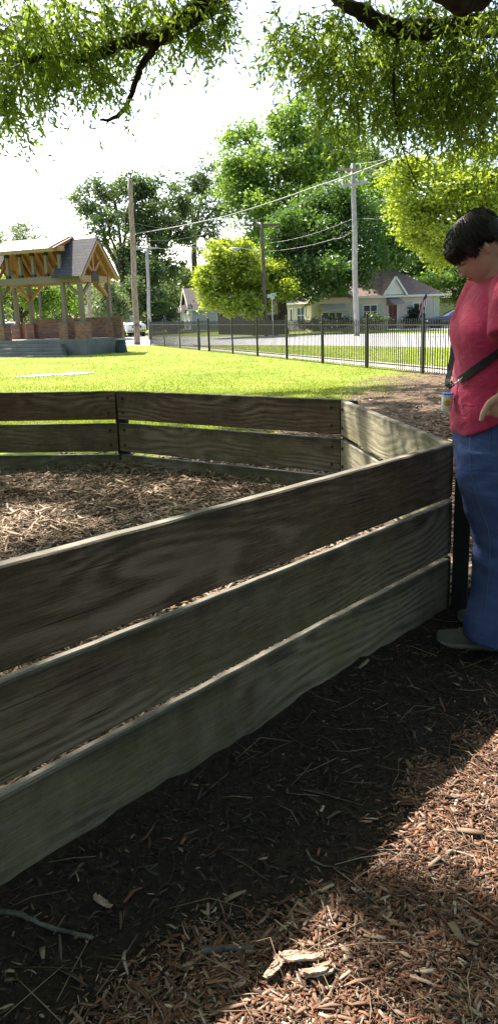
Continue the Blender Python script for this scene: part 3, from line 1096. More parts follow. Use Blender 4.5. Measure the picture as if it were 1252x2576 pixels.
def fence_post(parent, x, h=1.53, s=0.063):
    mb = MB()
    mb.box((x, 0, h / 2 - 0.1), (s, s, h + 0.2))
    mb.box((x, 0, h + 0.008), (s + 0.014, s + 0.014, 0.018))
    mb.ellipsoid((x, 0, h + 0.042), (s * 0.5, s * 0.5, 0.036), 10, 6)
    return mb.build('fence_post', M['iron'], parent)


fang = math.atan2(fdir.y, fdir.x)
rail = thing('iron_fence', 'long black iron picket fence with spear tops running along the road beside the dirt', 'fence', (fa.x, fa.y, LOW), fang)
ts = [line_t(fa, fdir, px, 850) for px in (1064, 927, 815.7, 725, 649, 584)]
gate_t = [line_t(fa, fdir, px, 840) for px in (524, 499, 451, 412.5, 377)]
sp_f = (ts[-1] - ts[0]) / 5
ts = [ts[0] - 2 * sp_f, ts[0] - sp_f] + [ts[0] + sp_f * i for i in range(6)] + gate_t
for i, t in enumerate(ts):
    fence_post(rail, t, s=0.085 if i in (8, 9) else 0.063)
for i, (a, b) in enumerate(zip(ts, ts[1:])):
    if i == 8:
        gt = picket_panel(rail, b - a - 0.06)
        gt.name = 'gate'
        gt.location = (a + 0.03, 0, 0.03)
        mb = MB()
        mb.box(((b - a) / 2, 0, 0.98), (b - a - 0.1, 0.03, 0.04))
        mb.box(((b - a) - 0.14, 0, 0.75), (0.06, 0.05, 1.4))
        mb.box(((b - a) - 0.2, -0.03, 0.95), (0.08, 0.03, 0.12))
        mb.build('gate_frame', M['iron'], gt)
    else:
        p = picket_panel(rail, b - a)
        p.location = (a, 0, 0)
le = at(308, 871)
ldir = (le - fb).normalized()
rail2 = thing('iron_fence', 'black iron picket fence running behind the pavilion from the corner post', 'fence', (fb.x, fb.y, LOW), math.atan2(ldir.y, ldir.x))
for i in range(7):
    p = picket_panel(rail2, 2.45, 0.135)
    p.location = (i * 2.45, 0, 0)
    fence_post(rail2, (i + 1) * 2.45)

# ------------------------------------------------------------------ timber pavilion on its concrete stage
TH_G = R(25)
P3 = atY(212, 852, 40.0)
ga = Vector((math.cos(TH_G), -math.sin(TH_G), 0))
gn = Vector((math.sin(TH_G), math.cos(TH_G), 0))
pav = thing('pavilion', 'timber framed pavilion with brick piers and a pale metal roof on a concrete stage', 'pavilion', (P3.x, P3.y, LOW), -TH_G)
GW = 2.4


def gx_at(px, py, y):
    return line_t(Vector((P3.x, P3.y, 0)) + gn * y, ga, px, py)


PAD = P3.z - LOW
x2, x0 = gx_at(165, 800, 0), gx_at(5, 800, 0)
xw = x0 + x2                                    # far post of the second wing
mb = MB()
mb.prism([(0.42, -0.42, 0), (0.42, GW + 0.45, 0), (xw - 0.8, GW + 0.45, 0), (xw - 0.8, -0.42, 0)], (0, 0, PAD))
mb.build('stage', M['concrete'], pav, bevel=0.012)
xe = gx_at(160, 845, -0.42)
for k in range(4):
    h = PAD * (3 - k) / 4 + (0.0 if k < 3 else 0.04)
    if k == 3: h = 0.05
    mb = MB()
    y1 = -0.42 - 0.32 * (k + 1)
    xr = xe + 0.3 * k
    mb.prism([(xr, y1, 0), (xr, y1 + 0.32, 0), (xw, y1 + 0.32, 0), (xw, y1, 0)], (0, 0, h))
    mb.build('step', M['concrete'], pav, bevel=0.01)
PT = PAD + 0.79
ZB0, ZB1 = 3.54, 3.88                          # main beam
EAVE, APEX = 3.74, 5.62
front_x = [0.0, x2, x0, xw]


def pier(x, y, tall=0.79):
    mb = MB()
    mb.box((x, y, PAD + tall / 2), (0.56, 0.56, tall))
    o = mb.build('brick_pier', M['brick'], pav)
    mb = MB(); mb.box((x, y, PAD + tall + 0.02), (0.6, 0.6, 0.04))
    mb.build('cap', M['concrete'], o)
    mb = MB(); mb.box((x, y, (PT + ZB0) / 2 + 0.02), (0.21, 0.21, ZB0 - PT - 0.04))
    mb.build('post', M['timber_grey'], pav, bevel=0.012)


for x in front_x: pier(x, 0.0)
for x in (0.0, x0, xw): pier(x, GW)
# low brick wall along the back and a return at the right end
mb = MB()
xr_ = gx_at(309, 830, GW)
mb.box(((x0 + 0.28 + xr_) / 2, GW + 0.02, PAD + 0.49), (xr_ - x0 - 0.28, 0.22, 0.98))
bw = mb.build('brick_wall', M['brick'], pav)
mb = MB(); mb.box(((x0 + 0.28 + xr_) / 2, GW + 0.02, PAD + 1.01), (xr_ + 0.04 - x0 - 0.28, 0.28, 0.06))
mb.build('coping', M['brick'], bw)
mb = MB(); mb.box(((xw + x0) / 2 - 0.18, GW + 0.02, PAD + 0.45), (abs(xw - x0) - 0.9, 0.22, 0.9))
mb.build('brick_wall', M['brick'], pav)
print('xr',xr_); mb = MB(); mb.box(((0.42 + xr_) / 2 + 0.005, GW + 0.02, PAD / 2), (max(0.05, xr_ - 0.42), 0.24, PAD - 0.01)); mb.build('wall_footing', M['concrete'], pav)


def beam(a, b, wd, ht, mat='timber_grey', name='beam', par=None):
    mb = MB(); mb.beam(a, b, wd, ht)
    return mb.build(name, M[mat], par or pav, bevel=0.01)


zb = (ZB0 + ZB1) / 2
beam((xw - 0.3, 0, zb), (0.13, 0, zb), 0.2, ZB1 - ZB0)
beam((xw - 0.3, GW, zb), (0.13, GW, zb), 0.2, ZB1 - ZB0, 'timber_warm')
beam((0.0, 0.11, zb - 0.02), (0.0, GW - 0.11, zb - 0.02), 0.18, 0.32, 'timber_tan', 'tie_beam')
beam((x2, 0.11, zb - 0.02), (x2, GW - 0.11, zb - 0.02), 0.18, 0.32, 'timber_warm', 'tie_beam')
beam((x0, 0.11, zb - 0.02), (x0, GW - 0.11, zb - 0.02), 0.18, 0.32, 'timber_warm', 'tie_beam')
# curved-look braces
for x in (0.0, x0):
    s = -1
    beam((x - 0.08, 0, PT + 1.35), (x - 0.82, 0, ZB0 - 0.02), 0.12, 0.13, 'timber_grey', 'brace')
    beam((x, 0.1, PT + 1.35), (x, 0.8, ZB0 - 0.04), 0.12, 0.13, 'timber_grey', 'brace')
    beam((x, GW - 0.1, PT + 1.3), (x, GW - 0.85, ZB0 - 0.04), 0.12, 0.14, 'timber_warm', 'brace')
    for q in ((-1,) if x == 0.0 else (-1, 1)):
        beam((x + q * 0.08, GW, PT + 1.3), (x + q * 0.85, GW, ZB0 - 0.02), 0.12, 0.14, 'timber_warm', 'brace')


def wing(xa, xb, face):
    """steep shingled roof over an end bay; gable truss on the outer face"""
    ym = GW / 2
    ov = 0.42
    rise = APEX - EAVE
    run = ym + ov
    for sgn in (-1, 1):
        ye = ym + sgn * run
        d = Vector((0, ye - ym, EAVE - APEX)).normalized()
        nrm = Vector((0, -d.z * sgn, d.y * sgn)); nrm = nrm if nrm.z > 0 else -nrm
        mb = MB()
        Q = [Vector((xa, ym, APEX)), Vector((xb, ym, APEX)), Vector((xb, ye, EAVE)), Vector((xa, ye, EAVE))]
        mb.prism(Q, nrm * 0.055)
        o = mb.build('roof', M['shingle'], pav)
        mb = MB()
        mb.prism([p - nrm * 0.035 for p in [Vector((xa + 0.05, ym, APEX - 0.02)), Vector((xb - 0.05, ym, APEX - 0.02)), Vector((xb - 0.05, ye - sgn * 0.04, EAVE + 0.03)), Vector((xa + 0.05, ye - sgn * 0.04, EAVE + 0.03))]], nrm * 0.03)
        mb.build('plank_lining', M['timber_warm'], o)
        xf = xb if face > 0 else xa
        beam((xf - face * 0.05, ym + sgn * 0.02, APEX - 0.1), (xf - face * 0.05, ye, EAVE - 0.09), 0.06, 0.2, 'timber_tan', 'bargeboard', o)
        xt = xf - face * 0.45
        beam((xt, ym + sgn * 0.05, APEX - 0.28), (xt, ye - sgn * ov, EAVE + 0.13), 0.14, 0.2, 'timber_warm', 'rafter', o)
        beam((xt, ym + sgn * 0.04, ZB1 + 0.12), (xt, ym + sgn * 0.62, ZB1 + 0.75), 0.12, 0.13, 'timber_warm', 'truss_strut')
    xt = (xb if face > 0 else xa) - face * 0.45
    beam((xt, ym, ZB1 - 0.05), (xt, ym, APEX - 0.3), 0.13, 0.13, 'timber_warm', 'king_post')
    mb = MB()
    mb.prism([(xt + face * 0.1, ym - 0.3, ZB1 - 0.34), (xt + face * 0.1, ym + 0.3, ZB1 - 0.34), (xt + face * 0.1, ym + 0.3, ZB1 - 0.06), (xt + face * 0.1, ym + 0.16, ZB1 + 0.2),
              (xt + face * 0.1, ym - 0.16, ZB1 + 0.2), (xt + face * 0.1, ym - 0.3, ZB1 - 0.06)], (face * 0.02, 0, 0))
    mb.build('steel_plate', M['steel_black'], pav)


wing(x2 - 0.32, 0.45, 1)
wing(xw - 0.45, x0 + 0.1, -1)
# raised metal roof over the middle
RID, FE = 5.80, 5.16
ym = GW / 2
xa, xb = x0 - 0.3, x2 - 0.02
mb = MB()
for k in range(int((xb - xa) / 0.32)):          # ribbed sheets
    u = xa + 0.32 * k
    mb.prism([(u, -0.55, FE), (u + 0.3, -0.55, FE), (u + 0.3, ym, RID), (u, ym, RID)], (0, 0, 0.03))
    mb.prism([(u + 0.3, -0.55, FE), (u + 0.32, -0.55, FE), (u + 0.32, ym, RID), (u + 0.3, ym, RID)], (0, 0, 0.055))
rf = mb.build('roof', M['metal_roof'], pav)
mb = MB()
mb.prism([(xa, ym, RID), (xb, ym, RID), (xb, GW + 0.5, EAVE + 0.05), (xa, GW + 0.5, EAVE + 0.05)], (0, 0, 0.035))
mb.build('rear_slope', M['metal_roof'], rf)
mb = MB()
mb.prism([(xa + 0.05, ym, RID - 0.06), (xb - 0.05, ym, RID - 0.06), (xb - 0.05, GW + 0.45, EAVE), (xa + 0.05, GW + 0.45, EAVE)], (0, 0, 0.03))
mb.prism([(xa + 0.05, -0.5, FE - 0.05), (xb - 0.05, -0.5, FE - 0.05), (xb - 0.05, ym, RID - 0.06), (xa + 0.05, ym, RID - 0.06)], (0, 0, 0.03))
mb.build('plank_lining', M['timber_warm'], rf)
beam((xa, -0.02, FE - 0.02), (xb + 0.3, -0.02, FE - 0.02), 0.14, 0.2, 'timber_tan')
beam((xa, -0.5, FE - 0.06), (xb + 0.02, -0.5, FE - 0.06), 0.05, 0.16, 'timber_tan', 'fascia')
nsp = 5
for k in range(nsp):
    x = x2 - 0.02 + (x0 - x2) * k / nsp * 1.0 - 0.05
    beam((x, -0.0, ZB1), (x, -0.0, FE - 0.1), 0.16, 0.16, 'timber_grey', 'clerestory_post')
    mb = MB()
    for zz in (ZB1 + 0.06, FE - 0.2):
        mb.box((x, -0.03, zz), (0.22, 0.16, 0.14))
    mb.build('steel_plate', M['steel_black'], pav)
for k in range(9):
    x = xa + 0.25 + (xb - xa - 0.4) * k / 8
    beam((x, ym + 0.05, RID - 0.17), (x, GW + 0.05, EAVE + 0.12), 0.09, 0.16, 'timber_warm', 'rafter', rf)
    beam((x, -0.5, FE - 0.13), (x, ym - 0.05, RID - 0.15), 0.09, 0.12, 'timber_warm', 'rafter', rf)
for px in (36, 90, 141):
    x = gx_at(px, 700, ym)
    p = thing('pendant_lamp', {36: 'tan drum pendant lamp nearest the leftmost truss under the pavilion roof', 90: 'tan drum pendant lamp hanging in the middle of the pavilion roof', 141: 'tan drum pendant lamp nearest the shingled wing of the pavilion'}[px],
              'lamp', pav.matrix_basis @ Vector((x, ym, 3.95)), -TH_G, 'pendant lamps under the pavilion roof')
    mb = MB(); mb.lathe([(0.125, 0), (0.13, 0.0), (0.13, 0.4), (0.02, 0.42), (0.0, 0.42)], (0, 0, 0), 16); mb.build('lamp_shade', M['lamp_shade'], p, True)
    mb = MB(); mb.tube([(0, 0, 0.4), (0, 0, 1.72)], 0.008, 6); mb.build('cord', M['black'], p)

c = at(305, 886)
binn = thing('trash_bin', 'dark green bin widening to its base against the stage corner', 'bin', (c.x, c.y, LOW))
mb = MB(); mb.lathe([(0.0, 0.0), (0.33, 0.0), (0.32, 0.05), (0.25, 0.62), (0.0, 0.62)], n=20); mb.build('body', M['bin'], binn, True)
mb = MB(); mb.lathe([(0.0, 0.62), (0.27, 0.62), (0.27, 0.66), (0.2, 0.7), (0.0, 0.71)], n=20); mb.build('lid', plain('bin_lid', (0.25, 0.27, 0.26), 0.5), binn, True)


# ------------------------------------------------------------------ utility poles and lines
def pole(label, px0, py0, px1, py1, Y, r0, r1, mat, name='utility_pole'):
    b = atY(px0, py0, Y); b.z = LOW
    t = atY(px1, py1, Y)
    o = thing(name, label, 'pole', b)
    mb = MB()
    k = 10
    mb.tube([(b * 0).lerp(t - b, i / k) + Vector((0.02 * math.sin(i * 1.3), 0, 0)) - Vector((0, 0, 0.3 if i == 0 else 0)) for i in range(k + 1)], [r0 + (r1 - r0) * i / k for i in range(k + 1)], 12)
    mb.build('shaft', M[mat], o, True)
    return o, b, t


def crossarm(o, b, z0, p, q, mat='pole_wood', ins=True, drop=0.0):
    """p, q ends relative to the shaft axis at height z0"""
    mb = MB(); mb.beam(Vector(p), Vector(q), 0.11, 0.13)
    a = mb.build('crossarm', M[mat], o)
    mb = MB()
    n = 4
    for i in range(n):
        u = (i + 0.3) / (n - 0.4)
        c = Vector(p).lerp(Vector(q), u) + Vector((0, 0, 0.06))
        mb.lathe([(0.0, 0), (0.02, 0), (0.02, 0.06), (0.05, 0.08), (0.055, 0.13), (0.03, 0.17), (0.0, 0.18)], c, 8)
    if ins: mb.build('insulator', M['porcelain'], a)
    return a


pl, plb, plt = pole('tall brown wooden pole standing beside the pavilion', 345, 868, 327, 447, 51.5, 0.2, 0.14, 'pole_wood')
T0 = plt - plb
crossarm(pl, plb, 0, T0 + Vector((0.05, -0.2, -0.15)), T0 + Vector((-0.55, 3.0, -0.15)))
mb = MB(); mb.tube([T0 + Vector((0.05, 0, -0.1)), T0 + Vector((0.06, 0, 0.3))], 0.04, 8); mb.build('pole_top_pin', M['steel_black'], pl)
pg, pgb, pgt = pole('slim grey pole behind the railing corner post', 377, 850, 370, 622, 63.0, 0.15, 0.11, 'pole_grey')
T1 = pgt - pgb
crossarm(pg, pgb, 0, T1 + Vector((-0.95, 0.3, -0.05)), T1 + Vector((0.85, -0.2, -0.05)), 'pole_grey')
pm, pmb, pmt = pole('dark wooden pole carrying a street lamp in front of the yellow maple', 669, 835, 658, 560, 60.0, 0.16, 0.12, 'pole_dark')
T2 = pmt - pmb
crossarm(pm, pmb, 0, T2 + Vector((-1.25, 0, -0.12)), T2 + Vector((1.3, 0.2, -0.12)), 'pole_dark')
la = atY(656, 646, 60.0) - pmb
lb = atY(588, 626, 59.5) - pmb
arm = [la, la.lerp(lb, 0.3) + Vector((0, 0, 0.28)), la.lerp(lb, 0.7) + Vector((0, 0, 0.25)), lb + Vector((0.3, 0, 0.05))]
mb = MB(); mb.tube(arm, 0.035, 8); ar = mb.build('lamp_arm', M['pole_grey'], pm, True)
mb = MB(); mb.ellipsoid(lb + Vector((0.05, 0, 0.02)), (0.42, 0.16, 0.12), 14, 8); mb.build('lamp_head', plain('lamp_head', (0.3, 0.31, 0.31), 0.4), pm, True)
pr, prb, prt = pole('grey weathered pole with two crossarms before the white house', 896, 842, 888, 410, 54.0, 0.185, 0.15, 'pole_grey')
T3 = prt - prb
zc = atY(888, 428, 54).z - LOW
e0, e1 = atY(849, 425, 54) - prb, atY(938, 430, 54) - prb
crossarm(pr, prb, 0, e0 + Vector((0, -0.2, 0)), e1 + Vector((0, -0.2, 0)))
for dy in (-0.26, 0.26):
    e0, e1 = atY(858, 468, 54) - prb, atY(922, 455, 54) - prb
    crossarm(pr, prb, 0, e0 + Vector((-0.1, dy, dy * 0.3)), e1 + Vector((0.05, dy, dy * 0.3)), 'pole_grey')
for s in (-1, 1):
    mb = MB(); mb.beam(atY(889, 447, 54) - prb + Vector((0, -0.2, 0)), atY(889 + s * 22, 429, 54) - prb + Vector((0, -0.2, 0)), 0.04, 0.04)
    mb.build('arm_brace', M['pole_grey'], pr)


def cable(label, pts, r, mat='cable', sag=0.3):
    pts = [Vector(p) for p in pts]
    path = []
    for a, b in zip(pts, pts[1:]):
        for k in range(14):
            u = k / 14
            path.append(a.lerp(b, u) - Vector((0, 0, sag * 4 * u * (1 - u))))
    path.append(pts[-1])
    c = path[0].copy()
    mb = MB(); mb.tube([p - c for p in path], r, 6)
    o = mb.build('power_line', M[mat], smooth=True)
    o.location = c
    return tag(o, label, 'cable')


cable('thick grey cable rising from the tall brown pole across the trees to the upper right', [atY(333, 588, 51.4), atY(560, 545, 45), atY(800, 466, 38), atY(1010, 388, 32), atY(1290, 276, 25)], 0.028, sag=0.05)
cable('pale wire just under the thick cable, ending at the two armed pole', [atY(333, 600, 51.4), atY(520, 585, 53), atY(856, 470, 54)], 0.013, sag=0.25)
cable('pale wire running from the top of the two armed pole towards the street lamp pole', [atY(660, 565, 60), atY(850, 428, 54)], 0.012, sag=0.35)
cable('wire from the top of the two armed pole to the upper right', [atY(888, 412, 54), atY(1010, 387, 50), atY(1280, 330, 44)], 0.012, sag=0.1)
cable('lower wire leaving the two armed pole towards the right', [atY(936, 428, 54), atY(1005, 407, 52), atY(1280, 345, 46)], 0.012, sag=0.1)
cable('thin wire crossing the trees at half height of the two armed pole', [atY(668, 612, 60), atY(890, 548, 54), atY(1300, 520, 46)], 0.011, sag=0.25)
cable('wire ending in a frayed splice left of the two armed pole', [atY(664, 632, 60), atY(840, 600, 55), atY(893, 575, 54)], 0.013, sag=0.15)
cable('pair of wires slung between the grey pole and the street lamp pole', [atY(390, 622, 63), atY(470, 618, 62), atY(620, 562, 60)], 0.014, sag=0.15)
cable('upper wire from the street lamp pole to the left past the brown pole', [atY(335, 560, 51.4), atY(660, 562, 60)], 0.011, sag=0.5)
cable('dark guy wire falling left from the brown pole behind the pavilion', [atY(336, 590, 51.6), atY(262, 650, 60)], 0.012, 'cable_dk', 0.1)
cable('lone wire in the sky over the pavilion', [atY(-20, 575, 75), atY(100, 578, 75)], 0.013, 'cable_dk', 0.2)
cable('low wire crossing behind the pavilion wing to the grey pole', [atY(220, 725, 62), atY(377, 690, 63)], 0.011, 'cable_dk', 0.3)


# ------------------------------------------------------------------ vehicles
def wheel(par, x, y, r, side):
    mb = MB()
    mb.lathe([(r * 0.62, -0.11), (r * 0.93, -0.11), (r, -0.07), (r, 0.07), (r * 0.93, 0.11), (r * 0.62, 0.11), (r * 0.6, 0.0)], (0, 0, 0), 24, Matrix.Rotation(math.pi / 2, 3, 'X'))
    t = mb.build('wheel', M['tyre'], par, True)
    t.location = (x, y, r)
    mb = MB()
    for k in range(7):
        a = math.tau * k / 7
        mb.beam((0, side * 0.075, 0), (r * 0.62 * math.cos(a), side * 0.085, r * 0.62 * math.sin(a)), 0.05, 0.03, (0, 1, 0))
    mb.lathe([(0.0, -0.095), (0.07, -0.095), (0.07, 0.095), (0.0, 0.095)], (0, 0, 0), 12, Matrix.Rotation(math.pi / 2, 3, 'X'))
    mb.lathe([(r * 0.66, -0.1), (r * 0.66, 0.1), (r * 0.58, 0.1), (r * 0.58, -0.1)], (0, 0, 0), 24, Matrix.Rotation(math.pi / 2, 3, 'X'))
    mb.build('rim', M['rim'], t)
    mb = MB(); mb.lathe([(0.0, -0.02), (r * 0.6, -0.02), (r * 0.6, 0.02), (0.0, 0.02)], (0, 0, 0), 20, Matrix.Rotation(math.pi / 2, 3, 'X'))
    mb.build('brake_disc', M['black'], t)


def vehicle(name, label, cat, loc, yaw, st, paint, wheels, wr, glass_side, glass_top, wb=0.28, grille=None):
    """st: stations (x, belt z, top z, half width, roof half width); +x is the front"""
    o = thing(name, label, cat, loc, yaw)
    body, gl = MB(), MB()
    rings = []
    for x, zb_, zt, hw, hr in st:
        rings.append([Vector((x, -hw * 0.93, wb)), Vector((x, -hw, wb + 0.25)), Vector((x, -hw * 0.985, zb_)), Vector((x, -hr, zt - 0.04)), Vector((x, -hr * 0.72, zt)),
                      Vector((x, hr * 0.72, zt)), Vector((x, hr, zt - 0.04)), Vector((x, hw * 0.985, zb_)), Vector((x, hw, wb + 0.25)), Vector((x, hw * 0.93, wb))])
    body.loft(rings)
    ob = body.build('body', M[paint], o, True, bevel=0.02)
    for i in glass_side:
        for s in (0, 1):
            a, b = (2, 3) if s == 0 else (7, 6)
            q = [rings[i][a], rings[i + 1][a], rings[i + 1][b], rings[i][b]]
            cen = sum(q, Vector()) / 4
            q = [cen + (p - cen) * 0.86 + Vector((0, -0.012 if s == 0 else 0.012, 0)) for p in q]
            g2 = MB(); g2.prism(q, (0, -0.006 if s == 0 else 0.006, 0)); g2.build('side_window', M['glass'], o)
    for i, nm in glass_top:
        q = [rings[i][4], rings[i][5], rings[i + 1][5], rings[i + 1][4]]
        n = (q[1] - q[0]).cross(q[2] - q[0]).normalized()
        if n.z < 0: n = -n
        cen = sum(q, Vector()) / 4
        q = [cen + (p - cen) * 0.9 + n * 0.012 for p in q]
        g2 = MB(); g2.prism(q, n * 0.006); g2.build(nm, M['glass'], o)
    hw = max(s[3] for s in st)
    for x in wheels:
        for s in (-1, 1):
            mb = MB()
            mb.lathe([(0.0, -0.01), (wr + 0.07, -0.01), (wr + 0.07, 0.012), (0.0, 0.012)], (x, s * (hw + 0.0), wr), 24, Matrix.Rotation(math.pi / 2, 3, 'X'))
            mb.build('wheel_arch', M['black'], o)
            wheel(o, x, s * (hw - 0.07), wr, s)
    xf, zf = st[0][0], st[0][1]
    for s in (-1, 1):
        mb = MB(); mb.box((xf - 0.03, s * hw * 0.68, zf - 0.05), (0.16, 0.42, 0.16)); mb.build('headlight', M['lamp_glass'], o, bevel=0.03)
        xm = [q for q in st if q[2] - q[1] > 0.05][0][0]
        mb = MB(); mb.ellipsoid((xm - 0.35, s * (hw + 0.1), st[4][1] + 0.06), (0.09, 0.12, 0.08), 10, 6); mb.build('wing_mirror', M[paint], o, True)
    mb = MB(); mb.box((xf + 0.01, 0, zf - 0.08), (0.08, hw * 0.85, 0.2)); mb.build('grille', M['black'], o)
    mb = MB(); mb.box((xf + 0.03, 0, wb + 0.13), (0.12, hw * 1.85, 0.16)); mb.build('bumper', M[grille or paint], o, bevel=0.03)
    return o


SEDAN = [(2.35, .66, .68, .74, .6), (2.2, .76, .79, .86, .7), (1.25, .93, .965, .91, .75), (0.95, .95, .99, .91, .74), (0.05, .98, 1.41, .91, .62), (-0.6, 1.0, 1.46, .91, .62), (-1.15, 1.0, 1.41, .91, .61),
         (-1.8, 1.02, 1.09, .9, .66), (-2.3, .98, 1.02, .86, .68), (-2.42, .62, .65, .78, .6)]
TRUCK = [(2.85, .95, .98, .9, .78), (2.75, 1.08, 1.13, .97, .82), (1.5, 1.18, 1.24, 1.0, .84), (1.2, 1.2, 1.27, 1.0, .82), (0.55, 1.22, 1.86, 1.0, .74), (-0.3, 1.22, 1.9, 1.0, .74), (-1.0, 1.22, 1.88, 1.0, .74), (-1.15, 1.22, 1.27, 1.0, .9),
         (-1.3, 1.2, 1.23, 1.0, .93), (-2.8, 1.2, 1.23, 1.0, .93), (-2.9, .8, .83, .95, .85)]
SUV = [(2.3, .85, .88, .8, .68), (2.2, .98, 1.02, .9, .75), (1.3, 1.06, 1.11, .93, .78), (1.0, 1.08, 1.14, .93, .76), (0.45, 1.1, 1.66, .93, .68), (-0.5, 1.1, 1.72, .93, .68), (-1.5, 1.12, 1.7, .93, .67), (-2.2, 1.12, 1.5, .9, .68), (-2.35, .8, .84, .84, .7)]
c = at(1103, 825)
vehicle('sedan_car', 'dark navy saloon parked on the drive to the right of the white house', 'car', (c.x + 1.35, c.y + 0.9, LOW + 0.01), R(180), SEDAN, 'paint_navy', (1.42, -1.4), 0.335, (4, 5, 6), ((3, 'windscreen'), (6, 'rear_window')))
c = at(345, 846)
vehicle('pickup_truck', 'white pickup truck facing the tall brown pole on the road', 'truck', (c.x - 1.2, c.y + 1.6, LOW + 0.012), R(-62), TRUCK, 'paint_white', (1.85, -1.75), 0.4, (4, 5), ((3, 'windscreen'),), 0.4, 'chrome')
c = at(425, 838)
vehicle('pickup_truck', 'black pickup truck behind the railing before the blue grey house', 'truck', (c.x - 1.4, c.y + 1.0, LOW + 0.012), R(175), TRUCK, 'paint_black', (1.85, -1.75), 0.4, (4, 5), ((3, 'windscreen'),), 0.4)
c = at(35, 857)
vehicle('parked_car', 'white car glimpsed between two brick piers behind the pavilion', 'car', (c.x - 1.3, c.y + 1.0, LOW + 0.01), R(178), SUV, 'paint_white', (1.42, -1.4), 0.36, (4, 5, 6), ((3, 'windscreen'),), 0.32)


# ------------------------------------------------------------------ houses
def hbox(par, name, mat, x0, x1, y0, y1, z0, z1, bevel=0.0):
    mb = MB(); mb.box(((x0 + x1) / 2, (y0 + y1) / 2, (z0 + z1) / 2), (x1 - x0, y1 - y0, z1 - z0))
    return mb.build(name, M[mat], par, bevel=bevel)


def window(par, axis, pos, a0, a1, z0, z1, panes=2, shut=0.0, side=-1):
    """axis 'y': wall plane y=pos facing side; axis 'x': plane x=pos"""
    def bx(nm, mat, u0, u1, w0, w1, d0, d1, p):
        if axis == 'y': return hbox(p, nm, mat, u0, u1, min(pos + side * d0, pos + side * d1), max(pos + side * d0, pos + side * d1), w0, w1)
        return hbox(p, nm, mat, min(pos + side * d0, pos + side * d1), max(pos + side * d0, pos + side * d1), u0, u1, w0, w1)
    fr = MB()
    t = 0.09
    segs = []
    for i in range(panes + 1):
        u = a0 + (a1 - a0 - t) * i / panes
        segs.append((u, u + t, z0, z1))
    for (zz, hh) in ((z0, t), (z1 - t, t), ((z0 + z1) / 2 - 0.025, 0.05)):
        for i in range(panes):
            segs.append((segs[i][1], segs[i + 1][0], zz, zz + hh))
    for (u0, u1, w0, w1) in segs:
        d0, d1 = -0.02, 0.05
        lo, hi = min(pos + side * d0, pos + side * d1), max(pos + side * d0, pos + side * d1)
        if axis == 'y': fr.box(((u0 + u1) / 2, (lo + hi) / 2, (w0 + w1) / 2), (u1 - u0, hi - lo, w1 - w0))
        else: fr.box(((lo + hi) / 2, (u0 + u1) / 2, (w0 + w1) / 2), (hi - lo, u1 - u0, w1 - w0))
    f = fr.build('window', M['white_paint'], par)
    bx('pane', 'glass', a0 + t * 0.8, a1 - t * 0.8, z0 + t * 0.8, z1 - t * 0.8, 0.004, 0.018, f)
    bx('sill', 'white_paint', a0 - 0.06, a1 + 0.06, z0 - 0.07, z0 - 0.004, 0.0, 0.09, f)
    if shut:
        bx('shutter', 'shutter', a0 - shut - 0.03, a0 - 0.03, z0 - 0.1, z1 + 0.08, 0.002, 0.04, par)
        bx('shutter', 'shutter', a1 + 0.03, a1 + shut + 0.03, z0 - 0.1, z1 + 0.08, 0.002, 0.04, par)
    return f


def slope(par, pts, mat, thick=0.1, name='roof'):
    P = [Vector(p) for p in pts]
    n = (P[1] - P[0]).cross(P[2] - P[0]).normalized()
    if n.z < 0: n = -n
    # own uv in metres along eave and slope
    mb = MB(); mb.prism(P, n * thick)
    return mb.build(name, M[mat], par)


c0 = atY(782, 754, 70.0)
yawW = R(9.8)
wh = thing('white_house', 'long white bungalow with brown hipped roof, shutters and a red brown door', 'house', (c0.x, c0.y, LOW), yawW)
ax_ = Vector((math.cos(yawW), math.sin(yawW), 0)); ay_ = Vector((-math.sin(yawW), math.cos(yawW), 0))


def hx(px, py=790, y=0.0):
    return line_t(Vector((c0.x, c0.y, 0)) + ay_ * y, ax_, px, py)


xB = hx(888)
XR = hx(1103)
EV = 2.83
hbox(wh, 'wall', 'white_siding', 0, XR, 0, 8.5, -0.2, EV)
hbox(wh, 'wall', 'white_siding', -0.02, xB, 8.5, 13.0, -0.2, EV - 0.02)
# hipped main roof
RZ, ov = 5.25, 0.35
rx0, rx1, ry = 2.0, XR - 2.75, 4.25
slope(wh, [(-0.2, -ov, EV), (XR + ov, -ov, EV), (rx1, ry, RZ), (rx0, ry, RZ)], 'shingle_br', 0.07)
slope(wh, [(XR + ov, -ov, EV), (XR + ov, 8.9, EV), (rx1, ry, RZ)], 'shingle_dk', 0.07)  # hip face in darker shingle: a tree's shadow put into its colour
slope(wh, [(XR + ov, 8.9, EV), (-0.2, 8.9, EV), (rx0, ry, RZ), (rx1, ry, RZ)], 'shingle_dk', 0.07)
hbox(wh, 'fascia', 'white_paint', xB + 0.3, XR + ov + 0.03, -ov - 0.06, -ov - 0.01, EV - 0.13, EV + 0.05)
hbox(wh, 'fascia', 'white_paint', XR + ov + 0.01, XR + ov + 0.06, -ov, 8.9, EV - 0.13, EV + 0.05)
hbox(wh, 'soffit', 'white_paint', xB + 0.2, XR + ov - 0.02, -ov + 0.01, -0.02, EV - 0.07, EV - 0.02)
hbox(wh, 'corner_board', 'shutter', XR - 0.55, XR + 0.03, -0.04, 0.3, 0.0, EV - 0.1)
